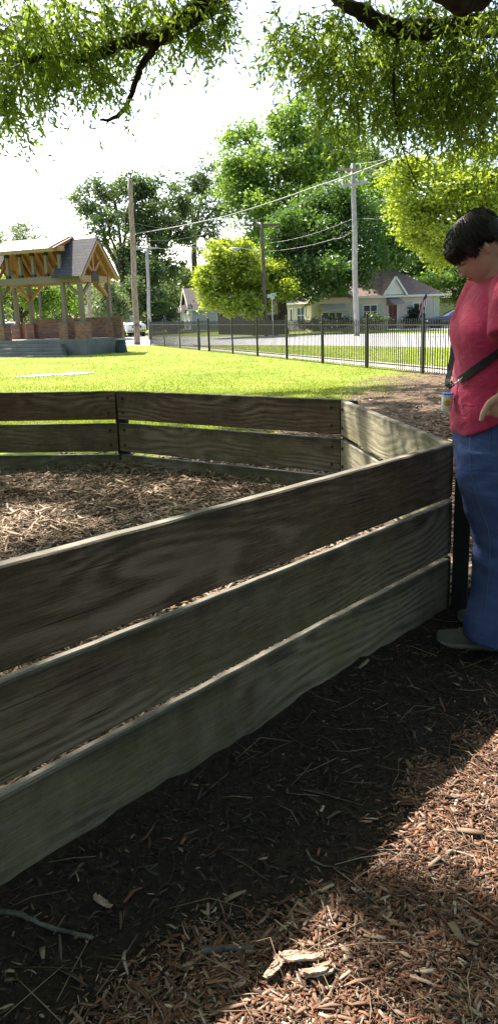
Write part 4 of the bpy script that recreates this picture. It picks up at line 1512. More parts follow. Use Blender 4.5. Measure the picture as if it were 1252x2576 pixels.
# forward gable with awning
GZm = 4.65
gm = xB / 2
mb = MB(); mb.prism([(0.0, -0.03, EV - 0.01), (xB, -0.03, EV - 0.01), (gm, -0.03, GZm - 0.05)], (0, 0.2, 0)); mb.build('gable', M['white_siding'], wh)
for s in (-1, 1):
    xe_ = gm + s * (xB / 2 + 0.35)
    ze = EV - 0.3
    slope(wh, [(gm, -0.35, GZm), (xe_, -0.35, ze), (xe_, 12.9, ze), (gm, 12.9, GZm)] if s < 0 else [(gm, -0.35, GZm), (xe_, -0.35, ze), (xe_, 3.2, ze), (gm, 5.0, GZm)], 'shingle_br', 0.08)
    mb = MB(); mb.beam((gm, -0.38, GZm - 0.02), (xe_, -0.38, ze - 0.02), 0.05, 0.2); mb.build('bargeboard', M['white_paint'], wh)
hbox(wh, 'fascia', 'white_paint', -0.4, -0.34, -0.35, 13.0, EV - 0.42, EV - 0.24)
# small white gable at the far end of the side
mb = MB(); mb.prism([(-0.06, 9.2, EV - 0.2), (-0.06, 12.6, EV - 0.2), (-0.06, 10.9, EV + 1.9)], (0.4, 0, 0)); mb.build('gable', M['white_paint'], wh)
window(wh, 'y', 0.0, 0.95, 2.85, 1.05, 2.1, 3, 0.0)
mb = MB()
for k in range(9):
    u0, u1 = 0.8 + 2.2 * k / 9, 0.8 + 2.2 * (k + 1) / 9
    mb.prism([(u0, -0.06, 2.3), (u1, -0.06, 2.3), (u1, -0.75, 1.75), (u0, -0.75, 1.75)], (0, 0, 0.02 if k % 2 else 0.035))
    mb.box(((u0 + u1) / 2, -0.76, 1.68), ((u1 - u0) * 0.9, 0.015, 0.15))
mb.build('awning', M['awning'], wh)
hbox(wh, 'shutter', 'shutter', 0.18, 0.75, -0.045, -0.003, 0.9, 2.3)
hbox(wh, 'shutter', 'shutter', 3.08, 3.5, -0.045, -0.003, 0.9, 2.3)
wa, wb_ = hx(912), hx(949)
window(wh, 'y', 0.0, wa, wb_, 0.95, 2.15, 2, 0.42)
da, db = hx(976), hx(997)
fr = hbox(wh, 'door_frame', 'white_paint', da - 0.12, db + 0.22, -0.05, -0.004, 0.0, 2.18)
dr = hbox(wh, 'door', 'door_red', da, db, -0.085, -0.055, 0.05, 2.06)
mb = MB()
for k in (0, 1):
    for zz, hh in ((0.2, 0.7), (1.05, 0.85)):
        mb.box((da + (db - da) * (0.27 + 0.46 * k), -0.09, zz + hh / 2), ((db - da) * 0.32, 0.012, hh))
mb.build('door_panel', plain('door_panel', (0.1, 0.028, 0.018), 0.5), dr)
mb = MB(); mb.lathe([(0.0, 0.0), (0.03, 0.0), (0.03, 0.05), (0.0, 0.05)], (da + 0.08, -0.09, 1.0), 8, Matrix.Rotation(math.pi / 2, 3, 'X')); mb.build('handle', M['chrome'], dr)
aa, ab = hx(971), hx(1010)
mb = MB()
mb.prism([(aa, -0.02, 2.72), (ab - 0.35, -0.02, 2.72), (ab, -0.95, 2.12), (aa + 0.3, -0.95, 2.12)], (0, 0, 0.03))
mb.prism([(aa, -0.02, 2.72), (aa + 0.3, -0.95, 2.12), (aa + 0.3, -0.95, 2.0), (aa, -0.02, 2.1)], (0.02, 0, 0))
mb.build('awning', M['awning_dk'], wh)
wa, wb_ = hx(1031), hx(1070)
window(wh, 'y', 0.0, wa + 0.25, wb_, 0.75, 2.2, 2, 0.5)
ga0, ga1 = hx(963), hx(1015)
gp = (ga0 + ga1) / 2
mb = MB(); mb.prism([(ga0, -0.3, EV + 0.07), (ga1, -0.3, EV + 0.07), (gp, -0.3, EV + 1.5)], (0, 0.12, 0)); mb.build('gable', M['white_paint'], wh)
for s in (-1, 1):
    xe_ = gp + s * ((ga1 - ga0) / 2 + 0.12)
    slope(wh, [(gp, -0.5, EV + 1.62), (xe_, -0.5, EV + 0.05), (xe_, 0.1, EV + 0.2), (gp, 2.6, EV + 1.62)], 'shingle_br', 0.06)
    mb = MB(); mb.beam((gp, -0.52, EV + 1.6), (xe_, -0.52, EV + 0.03), 0.05, 0.17); mb.build('bargeboard', M['white_paint'], wh)
# side wall openings
window(wh, 'x', -0.02, 2.2, 5.0, 0.7, 2.15, 2, 0.5)
window(wh, 'x', -0.02, 9.6, 10.9, 0.8, 2.15, 1, 0.5)
hbox(wh, 'door_frame', 'white_paint', -0.07, -0.022, 6.5, 7.9, 0.0, 2.2)
d2 = hbox(wh, 'door', 'white', -0.1, -0.074, 6.65, 7.75, 0.05, 2.1)
hbox(d2, 'pane', 'glass', -0.112, -0.103, 6.85, 7.55, 0.9, 2.0)
mb = MB(); mb.box((hx(985), 4.9, 5.3), (0.5, 0.5, 0.7)); mb.build('chimney', M['brick'], wh)

# flag on the white house
fp0, fp1 = atY(1051, 777, 69.5), atY(1073, 733, 68.6)
flag = thing('flag', 'striped red and white flag with blue canton hanging by the right window', 'flag', fp0)
mb = MB(); mb.tube([(0, 0, 0), fp1 - fp0], 0.02, 8); mb.build('flag_pole', M['pole_grey'], flag)
mb_s = {'flag_red': MB(), 'flag_white': MB(), 'flag_blue': MB()}
dpl = (fp1 - fp0)
for i in range(13):
    for j in range(12):
        def fpnt(u, v):
            # u along the pole from its tip, v down the cloth
            base = dpl * (1 - 0.62 * u)
            return base + Vector((0.05 * math.sin(9 * u + 2 * v) - 0.12 * v * u, -0.06 * math.sin(14 * u), -1.25 * v * (0.75 + 0.25 * u)))
        u0, u1, v0, v1 = i / 13, (i + 1) / 13, j / 12, (j + 1) / 12
        key = 'flag_blue' if (i < 7 and v0 < 0.4) else ('flag_red' if i % 2 == 0 else 'flag_white')
        mb_s[key].prism([fpnt(u0, v0), fpnt(u1, v0), fpnt(u1, v1), fpnt(u0, v1)], (0, 0.012, 0))
fl = mb_s['flag_red'].build('flag_cloth', M['flag_red'], flag)
mb_s['flag_white'].build('white_stripes', M['flag_white'], fl)
cn = mb_s['flag_blue'].build('canton', M['flag_blue'], fl)

# blue grey house further off
bc = atY(481, 780, 95.0)
yawB = R(12)
bh = thing('blue_house', 'blue grey clapboard house with a white trimmed gable and two little porches', 'house', (bc.x, bc.y, LOW), yawB)
HB = 2.55
hbox(bh, 'wall', 'blue_siding', 0, 7.2, 0, 6.6, -0.2, HB)
hbox(bh, 'wall', 'blue_siding', 7.2, 9.8, 0.7, 6.0, -0.2, HB - 0.1)
hbox(bh, 'wall', 'blue_siding', 0, 0.2, 0.02, 6.58, HB, HB + 0.02)
mb = MB(); mb.prism([(-0.01, 0, HB), (-0.01, 6.6, HB), (-0.01, 3.3, 4.75)], (0.2, 0, 0)); mb.build('gable', M['blue_siding'], bh)
slope(bh, [(-0.4, -0.3, HB - 0.12), (7.6, -0.3, HB - 0.12), (7.6, 3.3, 4.9), (-0.4, 3.3, 4.9)], 'shingle_dk')
slope(bh, [(-0.4, 6.9, HB - 0.12), (7.6, 6.9, HB - 0.12), (7.6, 3.3, 4.9), (-0.4, 3.3, 4.9)], 'shingle_dk')
slope(bh, [(7.6, 0.2, HB - 0.15), (10.1, 0.2, HB - 0.15), (10.1, 3.3, HB + 1.0), (7.6, 3.3, HB + 1.0)], 'shingle_dk')
for s in (-1, 1):
    mb = MB(); mb.beam((-0.43, 3.3, 4.88), (-0.43, 3.3 + s * 3.65, HB - 0.15), 0.05, 0.24); mb.build('bargeboard', M['white_paint'], bh)
hbox(bh, 'fascia', 'white_paint', -0.4, 7.6, -0.36, -0.31, HB - 0.3, HB - 0.04)
window(bh, 'x', -0.012, 2.9, 3.7, HB + 0.5, HB + 1.4, 1)
window(bh, 'x', 0.0, 2.55, 3.4, 0.7, 2.0, 1)
window(bh, 'x', 0.0, 0.5, 1.1, 0.7, 2.0, 1)
window(bh, 'y', 0.0, 3.0, 4.6, 0.75, 2.0, 1)
window(bh, 'y', 0.7, 7.7, 9.4, 0.75, 2.0, 2)


def porch(y0, y1, d, zt):
    ym_ = (y0 + y1) / 2
    for s in (-1, 1):
        ye_ = ym_ + s * ((y1 - y0) / 2 + 0.15)
        slope(bh, [(-d - 0.15, ym_, zt), (-0.02, ym_, zt), (-0.02, ye_, zt - 0.65), (-d - 0.15, ye_, zt - 0.65)], 'shingle_dk', 0.07, 'porch_roof')
        mb = MB(); mb.beam((-d - 0.18, ym_, zt - 0.02), (-d - 0.18, ye_, zt - 0.67), 0.04, 0.14); mb.build('bargeboard', M['white_paint'], bh)
        hbox(bh, 'porch_post', 'white_paint', -d - 0.05, -d + 0.07, ym_ + s * (y1 - y0) / 2 - 0.06, ym_ + s * (y1 - y0) / 2 + 0.06, -0.1, zt - 0.65)
    hbox(bh, 'porch_floor', 'concrete', -d - 0.1, -0.02, y0, y1, -0.2, 0.12)


porch(4.3, 6.2, 1.6, 2.75)
porch(1.0, 2.5, 0.9, 2.95)

# dark board fence between the houses
fa2, fb2 = at(549, 841), at(700, 843)
df = (fb2 - fa2)
Ldf = df.length
fen = thing('board_fence', 'dark stained close boarded fence beneath the yellow maple', 'fence', (fa2.x, fa2.y, LOW), math.atan2(df.y, df.x))
mb = MB()
nb = int(Ldf / 0.15)
for k in range(nb):
    hh = 1.6 + 0.02 * math.sin(k * 2.1)
    x = k * 0.15
    mb.prism([(x, 0, 0), (x + 0.14, 0, 0), (x + 0.14, 0, hh - 0.04), (x + 0.11, 0, hh), (x + 0.03, 0, hh), (x, 0, hh - 0.04)], (0, 0.022, 0))
mb.build('boards', M['dark_fence'], fen)
for zz in (0.35, 1.25):
    mb = MB(); mb.box((Ldf / 2, 0.06, zz), (Ldf, 0.06, 0.1)); mb.build('rail', M['dark_fence'], fen)

# shed behind the pavilion, garage beyond the saloon, small outbuilding roofline between
gc = atY(1128, 792, 84)
gar = thing('garage', 'plain grey garage in deep tree shade beyond the dark saloon', 'garage', (gc.x - 2.6, gc.y, LOW), R(4))
hbox(gar, 'wall', 'awning_dk', 0, 6.5, 0, 5, -0.2, 2.6)
slope(gar, [(-0.3, -0.3, 2.55), (6.8, -0.3, 2.55), (6.8, 2.5, 3.7), (-0.3, 2.5, 3.7)], 'shingle_dk')
slope(gar, [(-0.3, 5.3, 2.55), (6.8, 5.3, 2.55), (6.8, 2.5, 3.7), (-0.3, 2.5, 3.7)], 'shingle_dk')
hbox(gar, 'door', 'shutter', 1.2, 4.0, -0.05, -0.004, 0, 2.1)
sc_ = atY(245, 790, 68)
shed = thing('shed', 'small dark blue shed glimpsed behind the pavilion wing', 'shed', (sc_.x - 0.8, sc_.y, LOW), R(8))
hbox(shed, 'wall', 'plain_blue' if 'plain_blue' in M else 'flag_blue', 0, 2.6, 0, 2.5, -0.2, 2.1)
slope(shed, [(-0.2, -0.3, 2.05), (2.8, -0.3, 2.05), (2.8, 1.25, 2.8), (-0.2, 1.25, 2.8)], 'shingle_dk')
slope(shed, [(-0.2, 2.8, 2.05), (2.8, 2.8, 2.05), (2.8, 1.25, 2.8), (-0.2, 1.25, 2.8)], 'shingle_dk')
hbox(shed, 'door', 'black', 0.8, 1.7, -0.04, -0.004, 0, 1.8)
# pole seen through the pavilion
pq, pqb, pqt = pole('thin grey pole seen through the pavilion beside its warm braces', 105, 850, 97, 690, 72.0, 0.13, 0.11, 'pole_dark')
pq2, _, _ = pole('brown pole with insulators between the posts of the pavilion wing', 226, 850, 222, 690, 58.0, 0.16, 0.14, 'pole_wood')


# ------------------------------------------------------------------ signs
def text_mesh(txt, size, mat, align='CENTER', depth=0.002, bold=0.0):
    cu = bpy.data.curves.new('txt', 'FONT')
    cu.body, cu.size, cu.extrude, cu.offset = txt, size, depth, bold
    cu.align_x, cu.align_y = align, 'CENTER'
    t = bpy.data.objects.new('txt', cu)
    COL.objects.link(t)
    bpy.context.view_layer.update()
    dg = bpy.context.evaluated_depsgraph_get()
    me = bpy.data.meshes.new_from_object(t.evaluated_get(dg))
    bpy.data.objects.remove(t); bpy.data.curves.remove(cu)
    me.materials.clear(); me.materials.append(mat)
    return me


b = at(684, 838); b = atY(687, 840, 57.0); b.z = LOW
ss = thing('street_sign', 'green street name sign on a grey post before the big shade tree', 'sign', b)
zt = atY(684, 742, 57.0).z - LOW
mb = MB(); mb.tube([(0, 0, -0.2), (-0.04, 0, zt - 0.1)], 0.035, 8); mb.build('post', M['pole_grey'], ss)
mb = MB(); mb.box((0, 0, 0), (0.62, 0.012, 0.2)); pn = mb.build('sign_panel', M['white'], ss); pn.location = (-0.04, -0.05, zt); pn.rotation_euler = (0, -R(12), R(-8))
mb = MB(); mb.box((0, -0.008, 0), (0.585, 0.008, 0.165)); mb.build('sign_face', M['sign_green'], pn)
me = text_mesh('ASH ST', 0.15, M['white'])
tx = bpy.data.objects.new('lettering', me); COL.objects.link(tx); tx.parent = pn; tx.location = (0, -0.016, 0); tx.rotation_euler = (R(90), 0, 0)
mb = MB(); mb.box((0.02, 0, -0.2), (0.3, 0.03, 0.16)); mb.build('bracket', M['pole_grey'], pn)

b = atY(1177, 800, 52.0); b.z = LOW
ws = thing('warning_sign', 'upright yellow sign with a small black figure just past the car', 'sign', b)
zt = atY(1177, 746, 52.0).z - LOW
mb = MB(); mb.tube([(0, 0.03, -0.2), (0, 0.03, zt + 0.3)], 0.025, 8); mb.build('post', M['steel_black'], ws)
mb = MB(); mb.box((0, 0, zt), (0.33, 0.014, 0.66)); pn = mb.build('sign_panel', plain('sign_edge', (0.4, 0.3, 0.05), 0.5), ws)
mb = MB(); mb.box((0, -0.011, zt), (0.29, 0.008, 0.62)); mb.build('sign_face', M['sign_yellow'], ws)
mb = MB()
mb.ellipsoid((-0.01, -0.019, zt + 0.12), (0.03, 0.004, 0.035), 10, 6)
for a_, b_ in (((-0.01, 0.08), (0.0, -0.02)), ((0.0, 0.06), (0.06, 0.0)), ((0, 0.05), (-0.04, 0.0)), ((0.0, -0.02), (-0.05, -0.1)), ((0.0, -0.02), (0.03, -0.07)), ((0.03, -0.07), (0.06, -0.12))):
    mb.beam((a_[0], -0.019, zt + a_[1]), (b_[0], -0.019, zt + b_[1]), 0.006, 0.026, (0, 1, 0))
mb.build('walking_figure', M['black'], ws)
# ------------------------------------------------------------------ foliage
def leaves(C, L, W, droop=0.3, dirs=None):
    """a pointed four cornered leaf at each point of C"""
    n = len(C)
    if dirs is None:
        d = rng.normal(0, 1, (n, 3)); d[:, 2] = d[:, 2] * 0.6 - droop
    else:
        d = dirs + rng.normal(0, 0.35, (n, 3))
    d /= np.linalg.norm(d, axis=1)[:, None] + 1e-9
    r = rng.normal(0, 1, (n, 3)); r[:, 2] *= 0.7
    s = np.cross(d, r); s /= np.linalg.norm(s, axis=1)[:, None] + 1e-9
    nn = np.cross(s, d)
    L = np.broadcast_to(L, n)[:, None]; W = np.broadcast_to(W, n)[:, None]
    V = np.stack([C, C + d * L * 0.45 + s * W * 0.5 + nn * W * 0.12, C + d * L, C + d * L * 0.45 - s * W * 0.5 + nn * W * 0.12], 1)
    return V.reshape(-1, 3)


def leaf_obj(name, Vs, mat, parent):
    V = np.concatenate(Vs)
    return np_mesh(name, V, np.arange(len(V)).reshape(-1, 4), mat, parent)


def limb_path(a, b, k, wob, r):
    a, b = Vector(a), Vector(b)
    L = (b - a).length
    P = []
    off = Vector((0, 0, 0))
    for i in range(k + 1):
        u = i / k
        if 0 < i < k: off = off + Vector((r.uniform(-1, 1), r.uniform(-1, 1), r.uniform(-0.6, 0.6))) * wob * L / k
        P.append(a.lerp(b, u) + off * (1 - u * 0.6) + Vector((0, 0, 0.10 * L * math.sin(math.pi * u))))
    return P


def tree(name, label, cat, base, ells, nleaf, lsize, mat, tr, fork, seed, group=None, bark='bark_far', limbs=3, clump=0.55, per=26, density_out=0.5, trunk_lean=(0, 0), loose=1.0):
    """ells: (px, py, rx, ry, Y) ellipsoids of crown, sized in photo pixels at distance Y"""
    r = random.Random(seed)
    g = np.random.default_rng(seed)
    base = Vector(base)
    o = thing(name, label, cat, base, group=group)
    E = []
    for (px, py, rx, ry, Y) in ells:
        c = atY(px, py, Y)
        k = Y / F_PX
        E.append((c, rx * k, ry * k, max(rx, ry * 0.8) * k))
    vol = np.array([e[1] * e[2] * e[3] for e in E]) ** 0.75
    vol /= vol.sum()
    wood = MB()
    top = base + Vector((trunk_lean[0], trunk_lean[1], fork))
    tp = limb_path(base - Vector((0, 0, 0.2)), top, 6, 0.12, r)
    wood.tube([p - base for p in tp], [tr * (1.35 if i == 0 else 1 - 0.35 * i / 6) for i in range(7)], 9)
    tk = wood.build('trunk', M[bark], o, True)
    lm = MB()
    Vs = []
    for (c, rx, ry, rz), fr in zip(E, vol):
        fp = limb_path(top - Vector((0, 0, r.uniform(0, 0.3) * fork * 0.5)), c, 6, 0.25, r)
        lr = tr * 0.55
        lm.tube([p - base for p in fp], [lr * (1 - 0.75 * i / 6) for i in range(7)], 6)
        for q in range(limbs):
            a = g.normal(0, 1, 3); a /= np.linalg.norm(a)
            e = c + Vector((a[0] * rx, a[1] * rz, a[2] * ry)) * 0.85
            s0 = fp[r.choice((3, 4, 5))]
            lp = limb_path(s0, e, 5, 0.3, r)
            lm.tube([p - base for p in lp], [lr * 0.42 * (1 - 0.85 * i / 5) for i in range(6)], 5, cap=False)
        n = int(nleaf * fr)
        nc = max(4, n // per)
        d = g.normal(0, 1, (nc, 3)); d /= np.linalg.norm(d, axis=1)[:, None]
        rad = g.random(nc) ** density_out * np.where(g.random(nc) < 0.14, 1.55, 1.0)
        wob = 1 + 0.28 * np.sin(d[:, 0] * 5 + seed) * np.cos(d[:, 2] * 6 + seed * 2) + g.normal(0, 0.08, nc)
        nl = 9                                    # lobes, so the crown breaks into lit and shaded masses
        ld = g.normal(0, 1, (nl, 3)); ld[:, 2] += 0.15; ld /= np.linalg.norm(ld, axis=1)[:, None]
        lc = ld * g.uniform(0.45, 0.95, nl)[:, None]
        lrad = g.uniform(0.28, 0.5, nl)
        wh_ = g.integers(0, nl, nc)
        C = np.array(c) + (lc[wh_] + d * (rad * wob * lrad[wh_])[:, None]) * np.array([rx, rz, ry])
        cs = clump * (0.6 + 0.8 * g.random(nc))
        P = np.repeat(C, per, 0) + g.normal(0, 1, (nc * per, 3)) * np.repeat(cs, per)[:, None] * np.array([1, 1, 0.6]) * 0.55 * loose
        P -= np.array(base)
        ls = lsize * g.uniform(0.65, 1.3, len(P))
        Vs.append(leaves(P, ls, ls * 0.6))
    lm.build('limbs', M[bark], o, True)
    leaf_obj('crown', Vs, M[mat], o)
    return o


def gb(px, Y):
    p = atY(px, 800, Y); p.z = LOW
    return p


# ---- trees beyond the road
tree('tree', 'dark leaved tree with the leftmost crown, bare limbs showing against the sky', 'tree', gb(316, 92), [(222, 508, 42, 40, 90), (285, 480, 48, 34, 92), (268, 555, 40, 35, 88), (330, 500, 40, 55, 95), (255, 600, 26, 26, 90), (345, 590, 40, 60, 95), (318, 655, 46, 40, 94)],
     9000, 0.38, 'leaf_dark', 0.42, 6.5, 1, limbs=6, clump=0.85, per=34)
tree('tree', 'tall dark tree with a straight trunk behind the slim grey pole', 'tree', gb(394, 96), [(385, 465, 44, 38, 96), (425, 520, 48, 50, 98), (385, 560, 52, 60, 94), (440, 600, 40, 50, 97), (390, 650, 60, 50, 95), (440, 675, 30, 34, 96), (350, 690, 40, 60, 95)],
     12000, 0.38, 'leaf_dark', 0.5, 8.5, 2, limbs=6, clump=0.85, per=34)
tree('tree', 'thin crowned tree with a dark forked trunk behind the blue grey house', 'tree', gb(500, 112), [(470, 470, 44, 36, 112), (520, 450, 44, 40, 114), (490, 540, 44, 48, 110), (545, 520, 36, 60, 113), (520, 600, 34, 40, 111)],
     5600, 0.38, 'leaf_dark', 0.5, 13, 3, limbs=7, clump=0.8, per=26)
tree('tree', 'tallest light green tree standing behind the street lamp pole', 'tree', gb(705, 86), [(750, 300, 52, 50, 84), (700, 345, 50, 50, 86), (800, 330, 44, 50, 86), (610, 350, 48, 30, 88), (640, 420, 70, 60, 85), (740, 420, 90, 70, 84), (830, 420, 60, 70, 86), (620, 510, 60, 70, 84), (700, 540, 90, 80, 83), (870, 385, 60, 60, 88), (590, 460, 46, 60, 86), (780, 370, 60, 50, 86), (690, 620, 80, 50, 82)],
     42000, 0.36, 'leaf_mid', 0.6, 9, 4, limbs=5, clump=1.05, per=34)
tree('tree', 'big deep green shade tree spreading over the white house roof', 'tree', gb(707, 65), [(860, 590, 95, 80, 68), (760, 620, 80, 80, 66), (900, 650, 70, 70, 68), (800, 680, 90, 55, 65), (720, 690, 50, 60, 65), (850, 520, 90, 60, 70), (960, 560, 70, 70, 74), (930, 480, 60, 50, 76), (700, 610, 50, 50, 66), (800, 540, 80, 50, 70), (990, 620, 50, 60, 76), (770, 735, 42, 22, 64), (845, 728, 46, 24, 66), (905, 705, 40, 26, 67), (800, 715, 50, 26, 65)],
     52000, 0.27, 'leaf_deep', 0.52, 4.2, 5, limbs=5, clump=0.8, per=36)
tree('maple_tree', 'bright yellow green maple reaching down over the board fence', 'tree', gb(640, 64), [(585, 690, 62, 56, 62), (560, 650, 38, 34, 61), (630, 720, 42, 44, 63), (540, 735, 34, 32, 61), (630, 665, 40, 38, 63), (580, 758, 46, 22, 60), (600, 645, 42, 34, 62), (522, 705, 26, 40, 60), (662, 745, 36, 36, 62), (630, 772, 34, 16, 60), (660, 690, 36, 40, 64), (512, 690, 18, 30, 60), (520, 755, 18, 22, 60), (600, 780, 30, 12, 60), (575, 622, 30, 20, 62), (702, 690, 36, 36, 63), (728, 728, 28, 22, 62), (545, 625, 22, 20, 61)],
     32000, 0.25, 'leaf_yellow', 0.22, 3.2, 6, limbs=6, clump=0.5, per=36)
tree('tree', 'dense green tree rising behind the right end of the white house', 'tree', gb(1060, 100), [(1010, 560, 70, 80, 100), (1070, 620, 70, 80, 98), (1110, 690, 60, 60, 96), (1010, 660, 70, 60, 102), (960, 690, 50, 40, 100), (1150, 640, 60, 80, 100), (1080, 740, 60, 40, 95), (1180, 720, 50, 60, 96)],
     30000, 0.34, 'leaf_deep', 0.5, 6, 7, limbs=3, clump=1.1, per=34)
tree('tree', 'yellow leaved tree behind the head of the woman', 'tree', gb(1245, 46), [(1010, 445, 56, 44, 46), (1080, 480, 70, 60, 45), (1150, 460, 70, 60, 44), (1225, 440, 60, 90, 44), (1110, 560, 80, 60, 46), (1200, 560, 70, 70, 45), (1250, 650, 60, 80, 46), (1040, 540, 50, 46, 47), (1065, 600, 40, 26, 47), (1110, 640, 40, 34, 47), (1010, 500, 30, 40, 47)],
     38000, 0.2, 'leaf_yellow', 0.3, 4.5, 8, limbs=5, clump=0.62, per=32)
tree('pine_tree', 'small dark pine top far off in the gap above the two armed pole', 'tree', gb(935, 140), [(935, 395, 26, 22, 140), (960, 410, 22, 14, 140), (925, 425, 26, 20, 140)], 2600, 0.5, 'leaf_dark', 0.3, 14, 9, clump=1.0)
tree('tree', 'leafy green tree behind the pavilion posts', 'tree', gb(52, 84), [(40, 735, 60, 46, 82), (110, 745, 60, 46, 84), (170, 745, 40, 46, 86), (-30, 730, 60, 60, 84), (90, 700, 50, 30, 86)],
     14000, 0.3, 'leaf_mid', 0.3, 2.4, 10, limbs=4, clump=0.8, per=30)
tree('tree', 'pale feathery tree showing above the metal roof', 'tree', gb(40, 120), [(30, 600, 52, 26, 120), (85, 605, 44, 20, 122), (65, 575, 34, 14, 120), (-40, 600, 60, 40, 120), (60, 640, 90, 24, 121)],
     7000, 0.34, 'leaf_pale', 0.4, 8, 11, limbs=4, clump=0.9, per=24)
tree('shrub', 'pale bushy shrub just right of the pavilion wing', 'shrub', gb(268, 66), [(262, 745, 22, 40, 66), (285, 760, 30, 36, 67), (250, 780, 26, 22, 65), (300, 790, 24, 20, 66)],
     7000, 0.22, 'leaf_pale', 0.12, 1.0, 12, clump=0.5)
tree('tree', 'sunlit pale tree in the gap left of the blue grey house', 'tree', gb(455, 130), [(470, 705, 34, 32, 130), (430, 730, 34, 28, 130), (505, 715, 26, 30, 130), (410, 750, 26, 26, 128)], 7000, 0.4, 'leaf_pale', 0.3, 3, 13, clump=1.0)
tree('tree', 'dark undergrown tree at the foot of the brown pole', 'tree', gb(330, 82), [(330, 745, 40, 46, 82), (385, 760, 36, 40, 84), (365, 700, 40, 40, 86), (420, 790, 26, 26, 88)], 11000, 0.3, 'leaf_dark', 0.25, 2, 14, clump=0.8)
tree('tree', 'dark tree overhanging the garage behind the yellow sign', 'tree', gb(1165, 80), [(1150, 730, 40, 34, 80), (1100, 715, 40, 34, 82), (1200, 700, 50, 60, 80), (1185, 760, 26, 24, 78)], 11000, 0.28, 'leaf_deep', 0.25, 2.5, 15, clump=0.75)
tree('conifer_shrub', 'dark clipped evergreen under the right window of the white house', 'shrub', gb(1037, 69.5), [(1037, 800, 17, 20, 69.5), (1040, 785, 13, 15, 69.5), (1033, 812, 17, 14, 69.5)], 7000, 0.11, 'leaf_bush', 0.06, 0.6, 16, clump=0.25)
tree('shrub', 'sparse leggy shrub below the double window of the white house', 'shrub', gb(940, 69), [(935, 800, 24, 18, 69), (955, 806, 20, 14, 69), (918, 808, 16, 10, 69)], 1500, 0.16, 'leaf_dark', 0.03, 0.5, 17, clump=0.4, limbs=6)
tree('shrub', 'low dark shrubs beneath the striped awning of the white house', 'shrub', gb(830, 67), [(800, 815, 30, 12, 67), (850, 812, 34, 14, 67), (770, 815, 24, 10, 66)], 5000, 0.14, 'leaf_bush', 0.04, 0.4, 18, clump=0.35)

# far wood closing the view between the trees
n = 60000
px = rng.uniform(-330, 330, n)
top = 4.5 + 5.5 * fbm(px * 0.035 + 9, px * 0 + 3.3) + 2 * fbm(px * 0.2, px * 0)
z = LOW + top * rng.random(n) ** 0.7
y = 175 + 18 * rng.random(n) + 12 * np.sin(px * 0.03)
keepw = np.abs(px) < 330
C = np.stack([px, y, z], -1)
o = leaf_obj('woods', [leaves(C, rng.uniform(0.9, 1.8, n), rng.uniform(0.6, 1.1, n))], M['leaf_pale'], None)
tag(o, 'pale far belt of woods closing the view', 'woods', kind='stuff')
n = 60000                                        # unseen tree belt added beside and behind the viewer to dim skylight
a = rng.uniform(math.pi * 0.86, math.pi * 2.14, n)
rd = rng.uniform(45, 62, n)
px = rd * np.cos(a) * 1.35
y = 14 + rd * np.sin(a)
z = LOW + (8 + 6 * fbm(a * 6, a * 0)) * rng.random(n) ** 0.75
o = leaf_obj('woods', [leaves(np.stack([px, y, z], -1), rng.uniform(0.8, 1.5, n), rng.uniform(0.6, 1.0, n))], M['leaf_deep'], None)
tag(o, 'unseen green tree belt added beside and behind the viewer to cut skylight', 'woods', kind='stuff')

# ------------------------------------------------------------------ the willow oak overhead
OB = Vector((6.6, 9.6, -0.07))
oak = thing('oak_tree', 'great willow oak whose drooping boughs frame the top of the view', 'tree', OB)
rr = random.Random(5)
mb = MB()
mb.tube([(0, 0, -0.3), (-0.05, 0, 0.6), (-0.1, 0.05, 2.0), (-0.2, 0.1, 3.6), (-0.35, 0.05, 5.4), (-0.5, 0, 7.2)], [0.62, 0.46, 0.4, 0.37, 0.32, 0.24], 14)
mb.build('trunk', M['bark'], oak, True)


def bough(pts, r0, r1, name='limb', seed=0, knob=0.1):
    r = random.Random(seed)
    P = [Vector(p) for p in pts]
    fine = []
    for i in range(len(P) - 1):
        p0 = P[max(i - 1, 0)]; p1, p2 = P[i], P[i + 1]; p3 = P[min(i + 2, len(P) - 1)]
        for k in range(5):
            t = k / 5
            q = 0.5 * ((2 * p1) + (p2 - p0) * t + (2 * p0 - 5 * p1 + 4 * p2 - p3) * t * t + (3 * p1 - p0 - 3 * p2 + p3) * t ** 3)
            fine.append(q + Vector((r.uniform(-1, 1), r.uniform(-1, 1), r.uniform(-1, 1))) * r0 * knob)
    fine.append(P[-1])
    n = len(fine)
    rad = [(r0 + (r1 - r0) * i / (n - 1)) * r.uniform(0.9, 1.12) for i in range(n)]
    mb = MB(); mb.tube([p - OB for p in fine], rad, 9)
    mb.build(name, M['bark'], oak, True)
    return fine


YL = 9.2
b1 = bough([OB + Vector((-0.3, 0.05, 5.4)), (3.6, 9.6, 7.2), (1.2, 9.4, 6.2), atY(560, -40, YL), atY(505, 18, YL), atY(440, 62, YL), atY(395, 98, YL), atY(345, 98, YL - 0.1), atY(285, 118, YL - 0.2), atY(215, 142, YL - 0.3), atY(120, 140, YL - 0.5), atY(30, 160, YL - 0.7)], 0.16, 0.018, seed=1)
b2 = bough([atY(400, 98, YL), atY(380, 130, YL - 0.05), atY(352, 170, YL - 0.1), atY(338, 215, YL - 0.1), atY(318, 265, YL - 0.12), atY(296, 290, YL - 0.12), atY(272, 300, YL - 0.12), atY(253, 298, YL - 0.15)], 0.046, 0.012, 'dead_limb', seed=2, knob=0.16)
bough([atY(278, 296, YL - 0.12), atY(266, 312, YL - 0.12)], 0.014, 0.004, 'dead_limb', seed=3)
b3 = bough([atY(345, 98, YL - 0.1), atY(318, 70, YL + 0.3), atY(270, 45, YL + 0.6), atY(200, 20, YL + 0.8), atY(120, -20, YL + 1)], 0.035, 0.012, seed=4)
